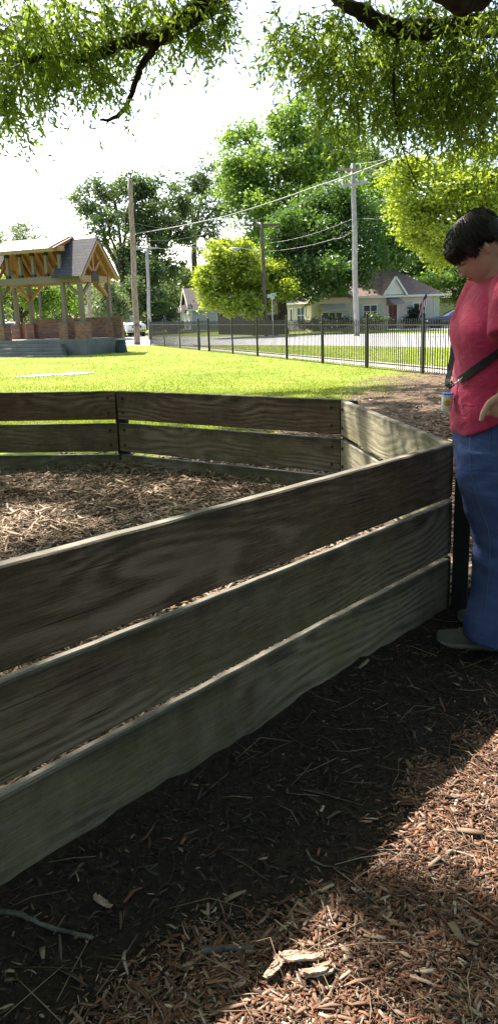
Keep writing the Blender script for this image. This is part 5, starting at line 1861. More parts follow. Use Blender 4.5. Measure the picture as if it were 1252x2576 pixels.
b4 = bough([OB + Vector((-0.25, 0.1, 4.4)), atY(1300, 60, 9.4), atY(1180, 60, 9.0), atY(1080, 70, 8.8), atY(1000, 70, 8.8), atY(945, 52, 8.8), atY(890, 20, 8.8), atY(830, -25, 9.0), atY(770, -80, 9.2)], 0.13, 0.05, seed=5)
b5 = bough([OB + Vector((-0.3, 0.05, 5.2)), atY(1290, -60, 8.2), atY(1215, -10, 7.8), atY(1150, 5, 7.6), atY(1080, -40, 7.5)], 0.13, 0.07, seed=6)
b6 = bough([OB + Vector((-0.1, 0.3, 3.0)), atY(1300, 200, 10), atY(1230, 280, 11), atY(1180, 300, 11.5), atY(1100, 290, 11.8)], 0.09, 0.02, seed=7)
b7 = bough([atY(1000, 70, 8.8), atY(990, 200, 8.9), atY(998, 310, 9.0), atY(1012, 370, 9.0), atY(1038, 440, 9.1), atY(1060, 480, 9.1)], 0.016, 0.003, 'twig', seed=8, knob=0.35)
b8 = bough([atY(1010, 372, 9.0), atY(1050, 400, 9.0), atY(1095, 420, 9.1)], 0.006, 0.002, 'twig', seed=9, knob=0.5)
b9 = bough([OB + Vector((-0.4, 0.0, 6.3)), (3.0, 7.0, 8.4), (0.0, 6.0, 8.6), (-3.0, 6.6, 8.2), (-5.5, 7.4, 7.2)], 0.2, 0.04, seed=10)
b10 = bough([OB + Vector((-0.45, 0.0, 6.8)), (3.4, 12.0, 9.2), (-0.5, 14, 9.4), (-3.0, 14.5, 9.2)], 0.16, 0.03, seed=11)
b11 = bough([OB + Vector((-0.5, 0, 6.6)), (4.0, 5.0, 8.5), (1.0, 2.6, 8.6), (-2.0, 1.5, 8.0)], 0.16, 0.03, seed=12)

# twigs: hanging sprays of narrow leaves inside soft volumes
def sprays(boxes, seed, leafL=0.098, leafW=0.0245, tw_len=(0.25, 0.55), thin=0.72):
    g = np.random.default_rng(seed)
    Ps, Ds, tw = [], [], MB()
    for (px, py, rx, ry, Y, ry_depth, n) in boxes:
        k = Y / F_PX
        n = int(n * thin)
        c = np.array(atY(px, py, Y))
        d = g.normal(0, 1, (n, 3)); d /= np.linalg.norm(d, axis=1)[:, None]
        q = c + d * (g.random(n) ** 0.42)[:, None] * np.array([rx * k, ry_depth, ry * k])
        for p in q:
            L = g.uniform(*tw_len)
            a = g.uniform(0, math.tau)
            hd = np.array([math.cos(a), math.sin(a), 0]) * g.uniform(0.25, 0.9) + np.array([0, 0, -g.uniform(0.25, 1.0)])
            hd /= np.linalg.norm(hd)
            m = int(L * g.uniform(30, 46))
            t = np.linspace(0.05, 1, m)
            pos = p + hd * (t * L)[:, None] + np.array([0, 0, -0.18 * L]) * (t ** 2)[:, None]
            Ps.append(pos)
            sd = g.normal(0, 1, (m, 3)) * 0.75
            Ds.append(hd * 0.8 + sd + np.array([0, 0, -0.35]))
            if g.random() < 0.5:
                tw.tube([p - np.array(OB) - hd * 0.15 * L, p - np.array(OB) + hd * 0.5 * L, p - np.array(OB) + hd * L - np.array([0, 0, 0.18 * L])], [0.0045, 0.003, 0.0015], 4, cap=False)
    P = np.concatenate(Ps) - np.array(OB)
    D = np.concatenate(Ds)
    D /= np.linalg.norm(D, axis=1)[:, None]
    ls = leafL * g.uniform(0.6, 1.25, len(P))
    return leaves(P, ls, leafW * g.uniform(0.75, 1.3, len(P)), dirs=D), tw


# px, py, half width, half height (photo pixels), distance, half depth (m), sprays
left_boxes = [(60, 70, 130, 90, 8.8, 0.9, 260), (190, 60, 110, 90, 9.2, 0.9, 220), (20, 190, 44, 100, 8.6, 0.5, 110), (5, 265, 22, 50, 8.5, 0.3, 26), (110, 150, 60, 50, 8.8, 0.5, 60), (320, 40, 90, 60, 9.4, 0.7, 130), (450, 20, 90, 50, 9.3, 0.6, 120),
              (560, 18, 46, 46, 9.2, 0.5, 60), (500, 75, 40, 26, 9.2, 0.3, 18), (245, 185, 42, 34, 8.8, 0.3, 26), (430, 140, 40, 18, 9.6, 0.2, 5), (220, 120, 60, 40, 9.0, 0.4, 36), (290, 105, 50, 26, 9.1, 0.4, 16)]
right_boxes = [(720, 70, 66, 48, 9.2, 0.7, 120), (800, 110, 66, 70, 9.2, 0.7, 160), (900, 60, 90, 70, 9.4, 0.9, 230), (1040, 60, 100, 90, 9.2, 1.0, 300), (1190, 80, 110, 110, 9.0, 1.2, 380), (870, 180, 60, 70, 9.0, 0.6, 110), (960, 180, 80, 80, 9.4, 0.8, 220),
               (1080, 200, 100, 90, 9.2, 1.0, 320), (1200, 220, 90, 100, 9.0, 1.0, 320), (860, 270, 44, 60, 8.8, 0.4, 40), (895, 290, 46, 36, 9.2, 0.4, 26), (980, 265, 60, 40, 9.4, 0.5, 50), (1080, 275, 80, 34, 9.6, 0.7, 50), (1200, 295, 70, 40, 9.6, 0.7, 60),
               (835, 220, 26, 50, 9.0, 0.3, 14), (960, 330, 40, 24, 9.6, 0.4, 10), (1040, 390, 50, 30, 9.6, 0.3, 5), (1130, 350, 60, 26, 10.0, 0.4, 10)]
Va, ta = sprays(left_boxes, 21)
Vb, tb = sprays(right_boxes, 22, thin=0.5)
ta.build('twigs', M['bark'], oak)
tb.build('twigs', M['bark'], oak)
# high crown over the pit: unseen leaves and gaps shaped to place shade and sun below
sd = np.array(SUN_DIR)
nA, nB = 520000, 160000                           # over the pit and the view; wider unseen crown added to block skylight
gx_ = np.concatenate([rng.uniform(-6, 8.5, nA), rng.uniform(-13, 14, nB)])
gy_ = np.concatenate([rng.uniform(-1.5, 17.5, nA), rng.uniform(-13, 15, nB)])
core = np.arange(nA + nB) < nA
keep0 = core | ~((gx_ > -6) & (gx_ < 8.5) & (gy_ > -1.5))
gx_, gy_, core = gx_[keep0], gy_[keep0], core[keep0]
n = len(gx_)


def shade(x, y):
    s = np.full(len(x), 1.0)
    d = wall_d(x, y)
    # open sun on the mulch at the lower right, with a softer arm of shade across it
    hole = smoothstep(0.1, 0.3, d) * smoothstep(2.75, 2.45, y) * smoothstep(-0.4, -0.1, x) * smoothstep(1.12, 0.98, x)
    arm = np.clip(np.exp(-((y - (1.52 - 0.5 * (x - 0.35))) / 0.085) ** 2) * 0.75 * smoothstep(0.2, 0.34, x) + 0.85 * smoothstep(0.2, 0.36, x - 0.45 * (1.3 - y)) * smoothstep(1.5, 1.36, y), 0, 0.92)
    s = s * (1 - hole * (1 - arm))
    # open lawn
    lx = np.interp(x, [-9, -2.6, -1.4, 0.0, 1.6, 3, 6, 9], [7.0, 8.0, 14.8, 16.3, 17.0, 17.3, 17.5, 17.5])
    s = s * smoothstep(0.5, -0.5, y - lx)
    # sun flecks in the pit, on the boards and on the bare ground
    f = fbm(x * 2.1 + 3, y * 1.5 + 8, 3)
    inp = (y < 7) & (x < 0.9)
    thr = np.where(inp, 0.56, 0.54)
    s = s * np.where(d < 0, 1 - smoothstep(thr, thr + 0.025, f), 1)
    # the low boughs in view already shade these strips
    s = s * (1 - 0.75 * np.exp(-(((x - 0.0) / 2.2) ** 4 + ((y - 6.3) / 1.3) ** 4)))
    s = s * (1 - 0.75 * np.exp(-(((x - 3.8) / 2.2) ** 4 + ((y - 6.3) / 1.6) ** 4)))
    # sun along the inner face of the right hand boards
    s = s * (1 - np.minimum(1, 1.35 * np.exp(-(((x - 0.9) / 0.42) ** 2 + ((y - 4.0) / 0.75) ** 4)) * (0.66 + 0.34 * np.sin(y * 10))))
    return s


k = rng.random(n) < shade(gx_, gy_) * np.where(core, 0.8, 0.9)
core = core[k]
gx_, gy_ = gx_[k], gy_[k]
n = len(gx_)
hh = rng.uniform(6.0, 8.2, n) + np.maximum(0, gy_ - 6) * 0.6
P = np.stack([gx_, gy_, np.zeros(n)], -1) + sd * (hh / sd[2])[:, None]
u_, v_ = proj(P)
infr = (u_ > -25) & (u_ < 1277) & (v_ > -25)
allowed = (u_ > 880) & (v_ < 60)
m_ = ~infr | allowed
P, core = P[m_], core[m_]
n = len(P)
Ls = rng.uniform(0.10, 0.17, n) * np.where(core, 1.0, 1.9)
Vc = leaves(P - np.array(OB), Ls, Ls * 0.36, droop=0.2)
leaf_obj('crown', [Va, Vb, Vc], M['leaf_oak'], oak)
# mid distance limb of the yellow tree at the right edge
# ------------------------------------------------------------------ the woman
PY_ = 2.95


def PX(px, py, Y=PY_):
    p = atY(px, py, Y)
    return p


feet = at(1215, 1640, 0.0)
PB = Vector((1.0, PY_, 0.0))
person = thing('person', 'woman in raspberry T-shirt and blue jeans looking down beside the pit', 'person', PB)
S_ = atY(1000, 800, PY_).x - atY(999, 800, PY_).x       # metres per photo pixel


def ring(px, py, depth, hw, n=28, yc=PY_, sq=2.3, tilt=0.0, yaw=0.0):
    """horizontal superellipse: front edge at photo column px"""
    p = PX(px, py, yc)
    r = []
    for k in range(n):
        a = math.tau * k / n
        ca, sa = math.cos(a), math.sin(a)
        ex = math.copysign(abs(ca) ** (2 / sq), ca)
        ey = math.copysign(abs(sa) ** (2 / sq), sa)
        x = p.x + depth / 2 - ex * depth / 2
        y = yc + ey * hw
        z = p.z + tilt * (x - p.x) / depth
        r.append(Vector((x, y, z)) - PB)
    return r


def interp_rings(tab, m, **kw):
    """tab rows (py, px, depth, hw[, tilt]); smooth in between"""
    tab = np.array([list(t) + [0] * (5 - len(t)) for t in tab], float)
    rows = np.arange(len(tab))
    u = np.linspace(0, len(tab) - 1, m)
    out = []
    for t in u:
        i = int(min(max(math.floor(t), 0), len(tab) - 2)); f = t - i
        p0, p1, p2, p3 = tab[max(i - 1, 0)], tab[i], tab[i + 1], tab[min(i + 2, len(tab) - 1)]
        v = 0.5 * (2 * p1 + (p2 - p0) * f + (2 * p0 - 5 * p1 + 4 * p2 - p3) * f * f + (3 * p1 - p0 - 3 * p2 + p3) * f ** 3)
        out.append(ring(v[1], v[0], v[2], v[3], tilt=v[4], **kw))
    return out


def limb(path, rad, flat=1.0, n=14):
    mb = MB(); mb.tube(path, rad, n, flat=flat); return mb


def merge(dst, src): dst.add(src.v, src.f)


# ---- body: head, neck, torso, arms, hands, legs as one skin
body = MB()
body.loft(interp_rings([(705, 1212, .11, .06), (722, 1203, .15, .13), (742, 1190, .2, .175), (780, 1172, .235, .185), (840, 1146, .27, .18), (900, 1150, .26, .165), (1000, 1152, .27, .175), (1080, 1152, .28, .185), (1150, 1162, .27, .18), (1195, 1172, .24, .16)], 30))
near_y, far_y = PY_ - 0.2, PY_ + 0.2
# head in its own frame: x forward, y to her right, z up; chin at the origin level
hp = R(45)
nose = PX(1154, 698)
fw, upv = Vector((-1, 0.10, 0)).normalized(), Vector((0, 0, 1))
Fv = fw * math.cos(hp) - upv * math.sin(hp)
Uv = fw * math.sin(hp) + upv * math.cos(hp)
Sv = Uv.cross(Fv)
HK = 0.915
H0 = nose - (Fv * 0.120 + Uv * 0.078) * HK


def HP(x, y, z): return H0 + (Fv * x + Sv * y + Uv * z) * HK - PB


prof = [(-0.004, .062, .0, .022), (.008, .082, -.03, .042), (.024, .089, -.055, .053), (.038, .09, -.068, .058), (.052, .0915, -.075, .062), (.066, .091, -.08, .065), (.08, .0905, -.085, .068), (.095, .088, -.09, .07), (.112, .0835, -.094, .0715),
        (.128, .0875, -.097, .073), (.145, .0905, -.099, .075), (.165, .0885, -.098, .0755), (.185, .079, -.092, .071), (.203, .061, -.078, .06), (.216, .038, -.055, .043), (.224, .012, -.028, .02)]
rings = []
for z, fx, bx_, hw in prof:
    r = []
    for k in range(36):
        a = math.tau * k / 36
        ca, sa = math.cos(a), math.sin(a)
        cx, rx = (fx + bx_) / 2, (fx - bx_) / 2
        x = cx + rx * math.copysign(abs(ca) ** 0.85, ca)
        y = hw * math.copysign(abs(sa) ** 0.92, sa)
        if ca > 0:
            g_n = math.exp(-(y / 0.013) ** 2)
            x += g_n * (0.030 * math.exp(-((z - 0.079) / 0.012) ** 2) + 0.017 * math.exp(-((z - 0.1) / 0.014) ** 2) + 0.006 * math.exp(-((z - 0.118) / 0.01) ** 2))
            x += math.exp(-(y / 0.022) ** 2) * (0.0065 * math.exp(-((z - 0.052) / 0.006) ** 2) + 0.006 * math.exp(-((z - 0.038) / 0.006) ** 2) - 0.004 * math.exp(-((z - 0.0455) / 0.003) ** 2) + 0.006 * math.exp(-((z - 0.012) / 0.01) ** 2))
            for e in (-1, 1):
                x -= 0.011 * math.exp(-((y - e * 0.032) / 0.014) ** 2) * math.exp(-((z - 0.112) / 0.011) ** 2)
        r.append(HP(x, y, z))
    rings.append(r)
body.loft(rings)
for e in (-1, 1):                                # nostril wings, ears
    body.ellipsoid(HP(0.103, e * 0.011, 0.074), (0.010, 0.008, 0.009), 10, 8)
    Me = Matrix((Fv, Sv, Uv)).transposed() @ Matrix.Rotation(R(-8), 3, 'Y') @ Matrix.Rotation(R(14 * e), 3, 'Z')
    body.ellipsoid(HP(-0.018, e * 0.074, 0.092), (0.0125, 0.006, 0.022), 14, 10, Me)
    body.ellipsoid(HP(-0.014, e * 0.073, 0.073), (0.007, 0.0055, 0.008), 10, 8, Me)
    body.ellipsoid(HP(-0.023, e * 0.077, 0.095), (0.009, 0.0055, 0.019), 12, 8, Me)
nb = PX(1245, 735) - PB
body.tube([HP(-0.04, 0, 0.085), HP(-0.055, 0, 0.03), nb + Vector((0.0, 0, 0.05)), nb + Vector((0.01, 0, -0.06))], [0.062, 0.06, 0.064, 0.085], 18)


def arm(side):
    """side -1: her left arm, nearest the camera"""
    y0 = PY_ + side * 0.185
    sh = PX(1262, 752) - PB; sh.y = side * 0.185
    el = PX(1296, 905, PY_ - 0.24) - PB; el.y = side * 0.255
    wr = PX(1272, 992, PY_ - 0.22) - PB; wr.y = side * 0.212
    mb = MB()
    mb.tube([sh, sh.lerp(el, 0.35), sh.lerp(el, 0.75), el, el.lerp(wr, 0.3), el.lerp(wr, 0.7), wr], [0.06, 0.054, 0.046, 0.043, 0.042, 0.034, 0.0275], 16)
    # palm hangs from the wrist, leaning forwards towards the pocket
    d = Vector((-0.28, 0.06 * -side, -1)).normalized()
    fwd = Vector((-1, 0, 0.28)).normalized()
    lat = Vector((0, side, 0))
    Mh = Matrix((fwd, lat, -d)).transposed()
    pc_ = wr + d * 0.043 - lat * 0.008
    mb.ellipsoid(pc_, (0.037, 0.015, 0.048), 18, 12, Mh)
    mb.ellipsoid(wr + d * 0.015, (0.031, 0.019, 0.03), 14, 8, Mh)
    # four fingers curl inwards and down into the pocket
    for q, (off, ln) in enumerate(((0.029, 0.072), (0.010, 0.08), (-0.010, 0.075), (-0.028, 0.06))):
        b0 = pc_ + fwd * off * 0.9 + d * 0.036 - lat * 0.006
        k1 = b0 + (d * 0.7 - lat * 0.9).normalized() * ln * 0.42
        k2 = k1 + (d * 0.9 - lat * 0.6).normalized() * ln * 0.32
        k3 = k2 + (d * 0.7 - lat * 0.7).normalized() * ln * 0.26
        mb.tube([b0 - d * 0.03, b0, k1, k2, k3], [0.0095, 0.0098, 0.009, 0.0082, 0.0065], 10)
    # thumb leaves the side of the palm near its base
    t0 = wr + d * 0.02 + fwd * 0.022
    t1 = wr + d * 0.045 + fwd * 0.045
    tip = PX(1211, 1062, PY_ - 0.235) - PB if side < 0 else t1 + d * 0.05 + fwd * 0.02
    if side < 0: tip.y = -0.222
    t2 = t1.lerp(tip, 0.55) + fwd * 0.004
    mb.tube([t0 - d * 0.01, t0, t1, t2, tip], [0.014, 0.0165, 0.0135, 0.0115, 0.0085], 12)
    return mb


for s in (-1, 1): merge(body, arm(s))
leg_tabs = {}
for s, yc, dx in ((-1, PY_ - 0.095, 0), (1, PY_ + 0.10, 10)):
    tab = [(1140, 1160 + dx, .19, .085), (1190, 1160 + dx, .19, .09), (1270, 1176 + dx, .165, .078), (1345, 1197 + dx, .13, .06), (1420, 1204 + dx, .12, .055), (1500, 1212 + dx, .10, .045), (1575, 1216 + dx, .085, .04), (1625, 1216 + dx, .085, .04)]
    leg_tabs[s] = (tab, yc)
    body.loft(interp_rings(tab, 22, yc=yc, n=20))
remeshed(body, 'body', M['skin'], person, 0.0052, 3)

# ---- T-shirt
shirt = MB()
shirt.loft(interp_rings([(697, 1214, .105, .075, .02), (708, 1204, .15, .115), (722, 1194, .2, .17), (742, 1183, .235, .2), (775, 1166, .265, .212), (812, 1147, .295, .212), (838, 1137, .315, .208), (862, 1137, .31, .2), (900, 1143, .295, .19), (950, 1144, .295, .192),
                         (1000, 1141, .305, .2), (1040, 1135, .315, .207, .05), (1070, 1136, .315, .21, .12), (1094, 1141, .31, .21, .19)], 46))
for s in (-1, 1):
    sh = PX(1258, 735) - PB; sh.y = s * 0.15
    el = PX(1280, 850, PY_ - 0.24) - PB; el.y = s * 0.262
    mid = sh.lerp(el, 0.5) + Vector((0, s * 0.02, 0.01))
    shirt.tube([sh + Vector((0.02, -s * 0.06, 0.02)), sh + Vector((0, s * 0.02, 0.0)), mid, el], [0.082, 0.092, 0.086, 0.08], 20)


def shirt_folds(co, no):
    x, y, z = co[:, 0], co[:, 1], co[:, 2]
    front = smoothstep(0.25, -0.1, x)
    w1 = 1.5 * np.sin(60 * (z + 0.55 * x) + 6 * np.sin(7 * y + 3 * z)) * 0.5
    band = smoothstep(1.12, 1.3, z) * smoothstep(1.5, 1.35, z)          # pulls from bust to armpit
    low = smoothstep(1.0, 0.86, z)                                        # slack above the hem
    d = 0.0035 * w1 * band + 0.0055 * np.sin(75 * (z - 0.5 * x) + 4 * np.sin(9 * y)) * low
    d += 0.004 * (fbm(x * 9 + 3, z * 13 + y * 8) - 0.5) * 2
    d += 0.006 * np.sin(38 * (z + 0.75 * x) + 2 * y) * smoothstep(0.93, 1.0, z) * smoothstep(1.15, 1.05, z)
    return co + no * d[:, None]


remeshed(shirt, 'shirt', M['shirt'], person, 0.0075, 5, shirt_folds)

# ---- jeans
jeans = MB()
jeans.loft(interp_rings([(1005, 1155, .26, .165), (1030, 1148, .28, .18), (1060, 1146, .29, .188), (1100, 1144, .295, .192), (1150, 1149, .29, .195), (1200, 1154, .27, .19), (1230, 1160, .24, .175)], 16))
for s, yc, dx in ((-1, PY_ - 0.098, 0), (1, PY_ + 0.10, 12)):
    tab = [(1130, 1152 + dx, .26, .10), (1190, 1150 + dx, .25, .105), (1235, 1157 + dx, .235, .103), (1275, 1166 + dx, .215, .096), (1312, 1178 + dx, .19, .087), (1345, 1189 + dx, .17, .08), (1385, 1191 + dx, .165, .079), (1430, 1190 + dx, .17, .08), (1480, 1186 + dx, .18, .083), (1530, 1177 + dx, .20, .09),
           (1570, 1166 + dx, .225, .098, -.02), (1600, 1166 + dx, .24, .103, -.055)]
    jeans.loft(interp_rings(tab, 40, yc=yc, n=26))


def jean_folds(co, no):
    x, y, z = co[:, 0], co[:, 1], co[:, 2]
    knee = np.exp(-((z - 0.47) / 0.1) ** 2)
    hip = np.exp(-((z - 0.78) / 0.07) ** 2)
    cuff = smoothstep(0.22, 0.05, z)
    d = 0.0035 * np.sin(70 * (z + 0.5 * x) + 5 * np.sin(12 * y)) * knee + 0.002 * np.sin(80 * (z - 0.6 * x)) * hip
    d += 0.005 * np.sin(60 * z + 22 * x) * cuff * (fbm(x * 8, z * 9) + 0.2)
    d += 0.0035 * (fbm(x * 8 + 5, z * 10 + y * 7) - 0.5) * 2
    d += 0.003 * np.sin(48 * (z + 0.9 * x)) * smoothstep(0.5, 0.6, z) * smoothstep(0.78, 0.7, z)
    return co + no * d[:, None]


jo = remeshed(jeans, 'jeans', M['denim'], person, 0.0075, 4, jean_folds)
# stitched side seam and pocket edge follow the outside of the near leg
seam = MB()
pts = []
dg_ = bpy.context.evaluated_depsgraph_get(); dg_.update()
for px, py in [(1183, 1092), (1180, 1140), (1184, 1190), (1196, 1240), (1212, 1290), (1228, 1330), (1232, 1380), (1230, 1440), (1224, 1500), (1216, 1560), (1212, 1600)]:
    o_ = Vector((0, 0, EYE)) - PB; d_ = ray(px, py).normalized()
    hit, loc, nr, _ = jo.ray_cast(o_, d_)
    if hit: pts.append(loc + nr * 0.0012)
if len(pts) > 3: seam.tube(pts, 0.0014, 5)
pts = []
for px, py in [(1229, 1062), (1231, 1095), (1228, 1130), (1240, 1146), (1252, 1150)]:
    o_ = Vector((0, 0, EYE)) - PB; d_ = ray(px, py).normalized()
    hit, loc, nr, _ = jo.ray_cast(o_, d_)
    if hit: pts.append(loc + nr * 0.0012)
if len(pts) > 2: seam.tube(pts, 0.0013, 5)
if seam.v: seam.build('seam', plain('seam', (0.09, 0.12, 0.23), 0.85), jo, True)

# ---- shoes
def shoe(heel, toe, name='shoe'):
    d = (toe - heel); L = d.length; d.normalize()
    sd_ = Vector((-d.y, d.x, 0))
    up_, so_ = MB(), MB()
    rings, rs = [], []
    for u, w_, h, z0 in ((0.0, .028, .055, .016), (.06, .036, .075, .014), (.2, .038, .088, .013), (.4, .039, .085, .013), (.55, .043, .066, .013), (.72, .048, .052, .014), (.86, .045, .044, .017), (.95, .034, .034, .02), (1.0, .016, .02, .024)):
        c = heel + d * (L * u)
        rings.append([Vector((c.x, c.y, 0)) + sd_ * (w_ * math.cos(a)) + Vector((0, 0, z0 + h * max(0, math.sin(a)) - 0.006 * (math.sin(a) < 0))) - PB for a in [math.tau * k / 18 for k in range(18)]])
        rs.append([Vector((c.x, c.y, 0)) + sd_ * ((w_ + .004) * math.cos(a)) + Vector((0, 0, (z0 - 0.004) + (0.010 if math.sin(a) > 0 else -0.012))) - PB for a in [math.tau * k / 18 for k in range(18)]])
    up_.loft(rings); so_.loft(rs)
    s = up_.build(name, M['shoe'], person, True)
    so_.build('sole', M['sole'], s, True)
    lc = MB()
    for u in (0.42, 0.5, 0.58, 0.66):
        c = heel + d * (L * u)
        hgt = np.interp(u, [.4, .55, .72], [.1, .081, .068])
        lc.tube([Vector((c.x, c.y, hgt - 0.008)) + sd_ * 0.025 - PB, Vector((c.x, c.y, hgt + 0.002)) - PB, Vector((c.x, c.y, hgt - 0.008)) - sd_ * 0.025 - PB], 0.0035, 6)
    lc.build('laces', M['sole'], s)


toe = at(1097, 1600, 0.03); heel = toe + Vector((0.262, -0.075, 0)); toe.z = heel.z = 0
shoe(heel, toe)
shoe(heel + Vector((0.15, 0.2, 0)), toe + Vector((0.15, 0.225, 0)))

# ---- hair: cap over the skull with a ragged fringe and loose locks
hair = MB()
g = np.random.default_rng(4)
hr = []
for z, fx, bx_, hw in [(.088, -.02, -.115, .074), (.105, -.005, -.124, .083), (.122, .012, -.13, .089), (.138, .04, -.133, .093), (.152, .088, -.134, .094), (.17, .1, -.133, .095), (.19, .093, -.127, .091), (.208, .077, -.112, .081), (.224, .053, -.088, .064), (.236, .022, -.053, .04), (.241, .0, -.03, .016)]:
    r = []
    for k in range(40):
        a = math.tau * k / 40
        ca, sa = math.cos(a), math.sin(a)
        cx, rx = (fx + bx_) / 2, (fx - bx_) / 2
        f = 1 + 0.012 * math.sin(7 * a + 40 * z) + 0.008 * math.sin(13 * a - 55 * z) + g.normal(0, 0.002)
        r.append(HP(cx + rx * f * math.copysign(abs(ca) ** 0.9, ca), hw * f * math.copysign(abs(sa) ** 0.9, sa), z))
    hr.append(r)
hair.loft(hr)
# locks
for q in range(4200):
    a = g.uniform(0, math.tau); zt = g.uniform(0.10, 0.238)
    zs = [row[0] for row in [(.10, -.01, -.12, .08), (.15, .09, -.134, .095), (.19, .108, -.128, .094), (.231, .062, -.09, .066), (.249, .004, -.03, .016)]]
    fx = np.interp(zt, [.10, .138, .152, .17, .19, .212, .231, .249], [-.01, .045, .088, .1, .094, .075, .045, -.005])
    bx_ = np.interp(zt, [.10, .152, .19, .212, .231, .249], [-.122, -.134, -.128, -.114, -.09, -.03])
    hw = np.interp(zt, [.10, .152, .19, .212, .231, .249], [.08, .096, .094, .084, .066, .016])
    cx, rx = (fx + bx_) / 2, (fx - bx_) / 2
    p = Vector((cx + rx * math.cos(a), hw * math.sin(a), zt))
    out = Vector((math.cos(a), math.sin(a), 0.9 * (zt - 0.16) / 0.09)).normalized()
    # hair falls forwards on top and down at the sides
    fall = (p - Vector((-0.06, 0.0, 0.25))).normalized() + Vector((0, 0, -0.45)) + Vector(g.normal(0, 0.13, 3))
    fall = (fall - out * fall.dot(out)).normalized()
    L = g.uniform(0.03, 0.055)
    if p.z + fall.z * L < 0.085: continue
    lift = g.uniform(-0.0012, 0.0014) + (0.0035 if g.random() < 0.12 else 0)
    q1_ = p + fall * L * 0.5 + out * (lift - 0.0016); q2_ = p + fall * L + out * (lift - 0.0075)
    pts = [p + out * (lift - 0.0025), q1_, q2_]
    hair.tube([HP(*v) for v in pts], [0.0017, 0.0018, 0.0005], 4, cap=False)
# fringe hanging over the forehead and wisps before the ear and at the nape
for q in range(220):
    y = g.uniform(-0.075, 0.075)
    x0_ = 0.1 * math.sqrt(max(0.05, 1 - (y / 0.1) ** 2))
    pts = [(x0_ - 0.004, y, 0.178), (x0_ + 0.004, y * 1.02, 0.168 + g.uniform(-.004, .004)), (x0_ + 0.003 + g.uniform(-.006, .004), y * 1.04, g.uniform(0.154, 0.166))]
    hair.tube([HP(*v) for v in pts], [0.0026, 0.0026, 0.0006], 4, cap=False)
for q in range(220):
    s = -1 if q % 3 else 1
    x0_ = g.uniform(0.005, 0.045)
    pts = [(x0_, s * 0.092, 0.15), (x0_ + 0.003, s * 0.089, 0.125), (x0_ + g.uniform(-.004, .006), s * 0.078, g.uniform(0.088, 0.112))]
    hair.tube([HP(*v) for v in pts], [0.0026, 0.0026, 0.0006], 4, cap=False)
for q in range(160):
    a = g.uniform(math.pi * 0.62, math.pi * 1.38)
    pts = [(-0.02 + 0.112 * math.cos(a), 0.09 * math.sin(a), 0.11), (-0.02 + 0.11 * math.cos(a), 0.086 * math.sin(a), 0.075), (-0.022 + 0.095 * math.cos(a), 0.075 * math.sin(a), g.uniform(0.03, 0.06))]
    hair.tube([HP(*v) for v in pts], [0.003, 0.003, 0.0006], 4, cap=False)
hair.build('hair', M['hair'], person, True)
# eyes, lowered lids, brows, lips
ey = MB()
for e in (-1, 1): ey.ellipsoid(HP(0.0715, e * 0.032, 0.1105), (0.0105, 0.0105, 0.0105), 14, 10)
ey.build('eyes', M['white'], person, True)
ld = MB()
for e in (-1, 1): ld.ellipsoid(HP(0.0718, e * 0.032, 0.1115), (0.0118, 0.013, 0.0118), 14, 10)
ld.build('eyelids', M['skin'], person, True)
br = MB()
for e in (-1, 1):
    br.tube([HP(0.0905, e * 0.016, 0.128), HP(0.089, e * 0.032, 0.1325), HP(0.078, e * 0.05, 0.129)], [0.003, 0.0035, 0.0015], 6)
    br.tube([HP(0.084, e * 0.024, 0.1085), HP(0.0855, e * 0.034, 0.1065), HP(0.080, e * 0.044, 0.1085)], [0.001, 0.0016, 0.001], 5)
br.build('eyebrows', M['hair'], person, True)
lp = MB()
lp.tube([HP(0.088, -0.022, 0.0455), HP(0.0965, -0.01, 0.0485), HP(0.098, 0.0, 0.0478), HP(0.0965, 0.01, 0.0485), HP(0.088, 0.022, 0.0455)], [0.0012, 0.004, 0.0042, 0.004, 0.0012], 8)
lp.tube([HP(0.088, -0.02, 0.0445), HP(0.096, -0.009, 0.041), HP(0.097, 0.0, 0.0405), HP(0.096, 0.009, 0.041), HP(0.088, 0.02, 0.0445)], [0.0012, 0.004, 0.0045, 0.004, 0.0012], 8)
lp.build('lips', plain('lips', (0.36, 0.13, 0.11), 0.45, 0.1, 30), person, True)
# spectacles
gl = MB()
for e in (-1, 1):
    c_ = [HP(0.110 - 0.012 * abs(math.sin(a)) * 0, e * 0.033 + 0.024 * math.cos(a), 0.106 + 0.017 * math.sin(a)) for a in [math.tau * k / 20 for k in range(21)]]
    gl.tube(c_, 0.0013, 6, cap=False)
    gl.tube([HP(0.109, e * 0.056, 0.114), HP(0.06, e * 0.079, 0.122), HP(0.0, e * 0.084, 0.128), HP(-0.022, e * 0.084, 0.118)], 0.0015, 6)
gl.tube([HP(0.112, -0.01, 0.11), HP(0.117, 0, 0.113), HP(0.112, 0.01, 0.11)], 0.0013, 6)
go = gl.build('glasses', M['steel_black'], person, True)
g_ = G('spectacle_lens')
lens = g_.finish(g_.n('MixShader', {0: 0.16, 1: g_.n('BsdfTransparent', {'Color': (0.96, 0.97, 0.96)}), 2: g_.n('BsdfGlossy', {'Roughness': 0.05, 'Color': (0.9, 0.9, 0.9)})}))
for e in (-1, 1):
    mb = MB()
    mb.add([HP(0.1105, e * 0.033 + 0.023 * math.cos(a), 0.106 + 0.016 * math.sin(a)) for a in [math.tau * k / 20 for k in range(20)]], [tuple(range(20))])
    mb.build('lens', lens, go)

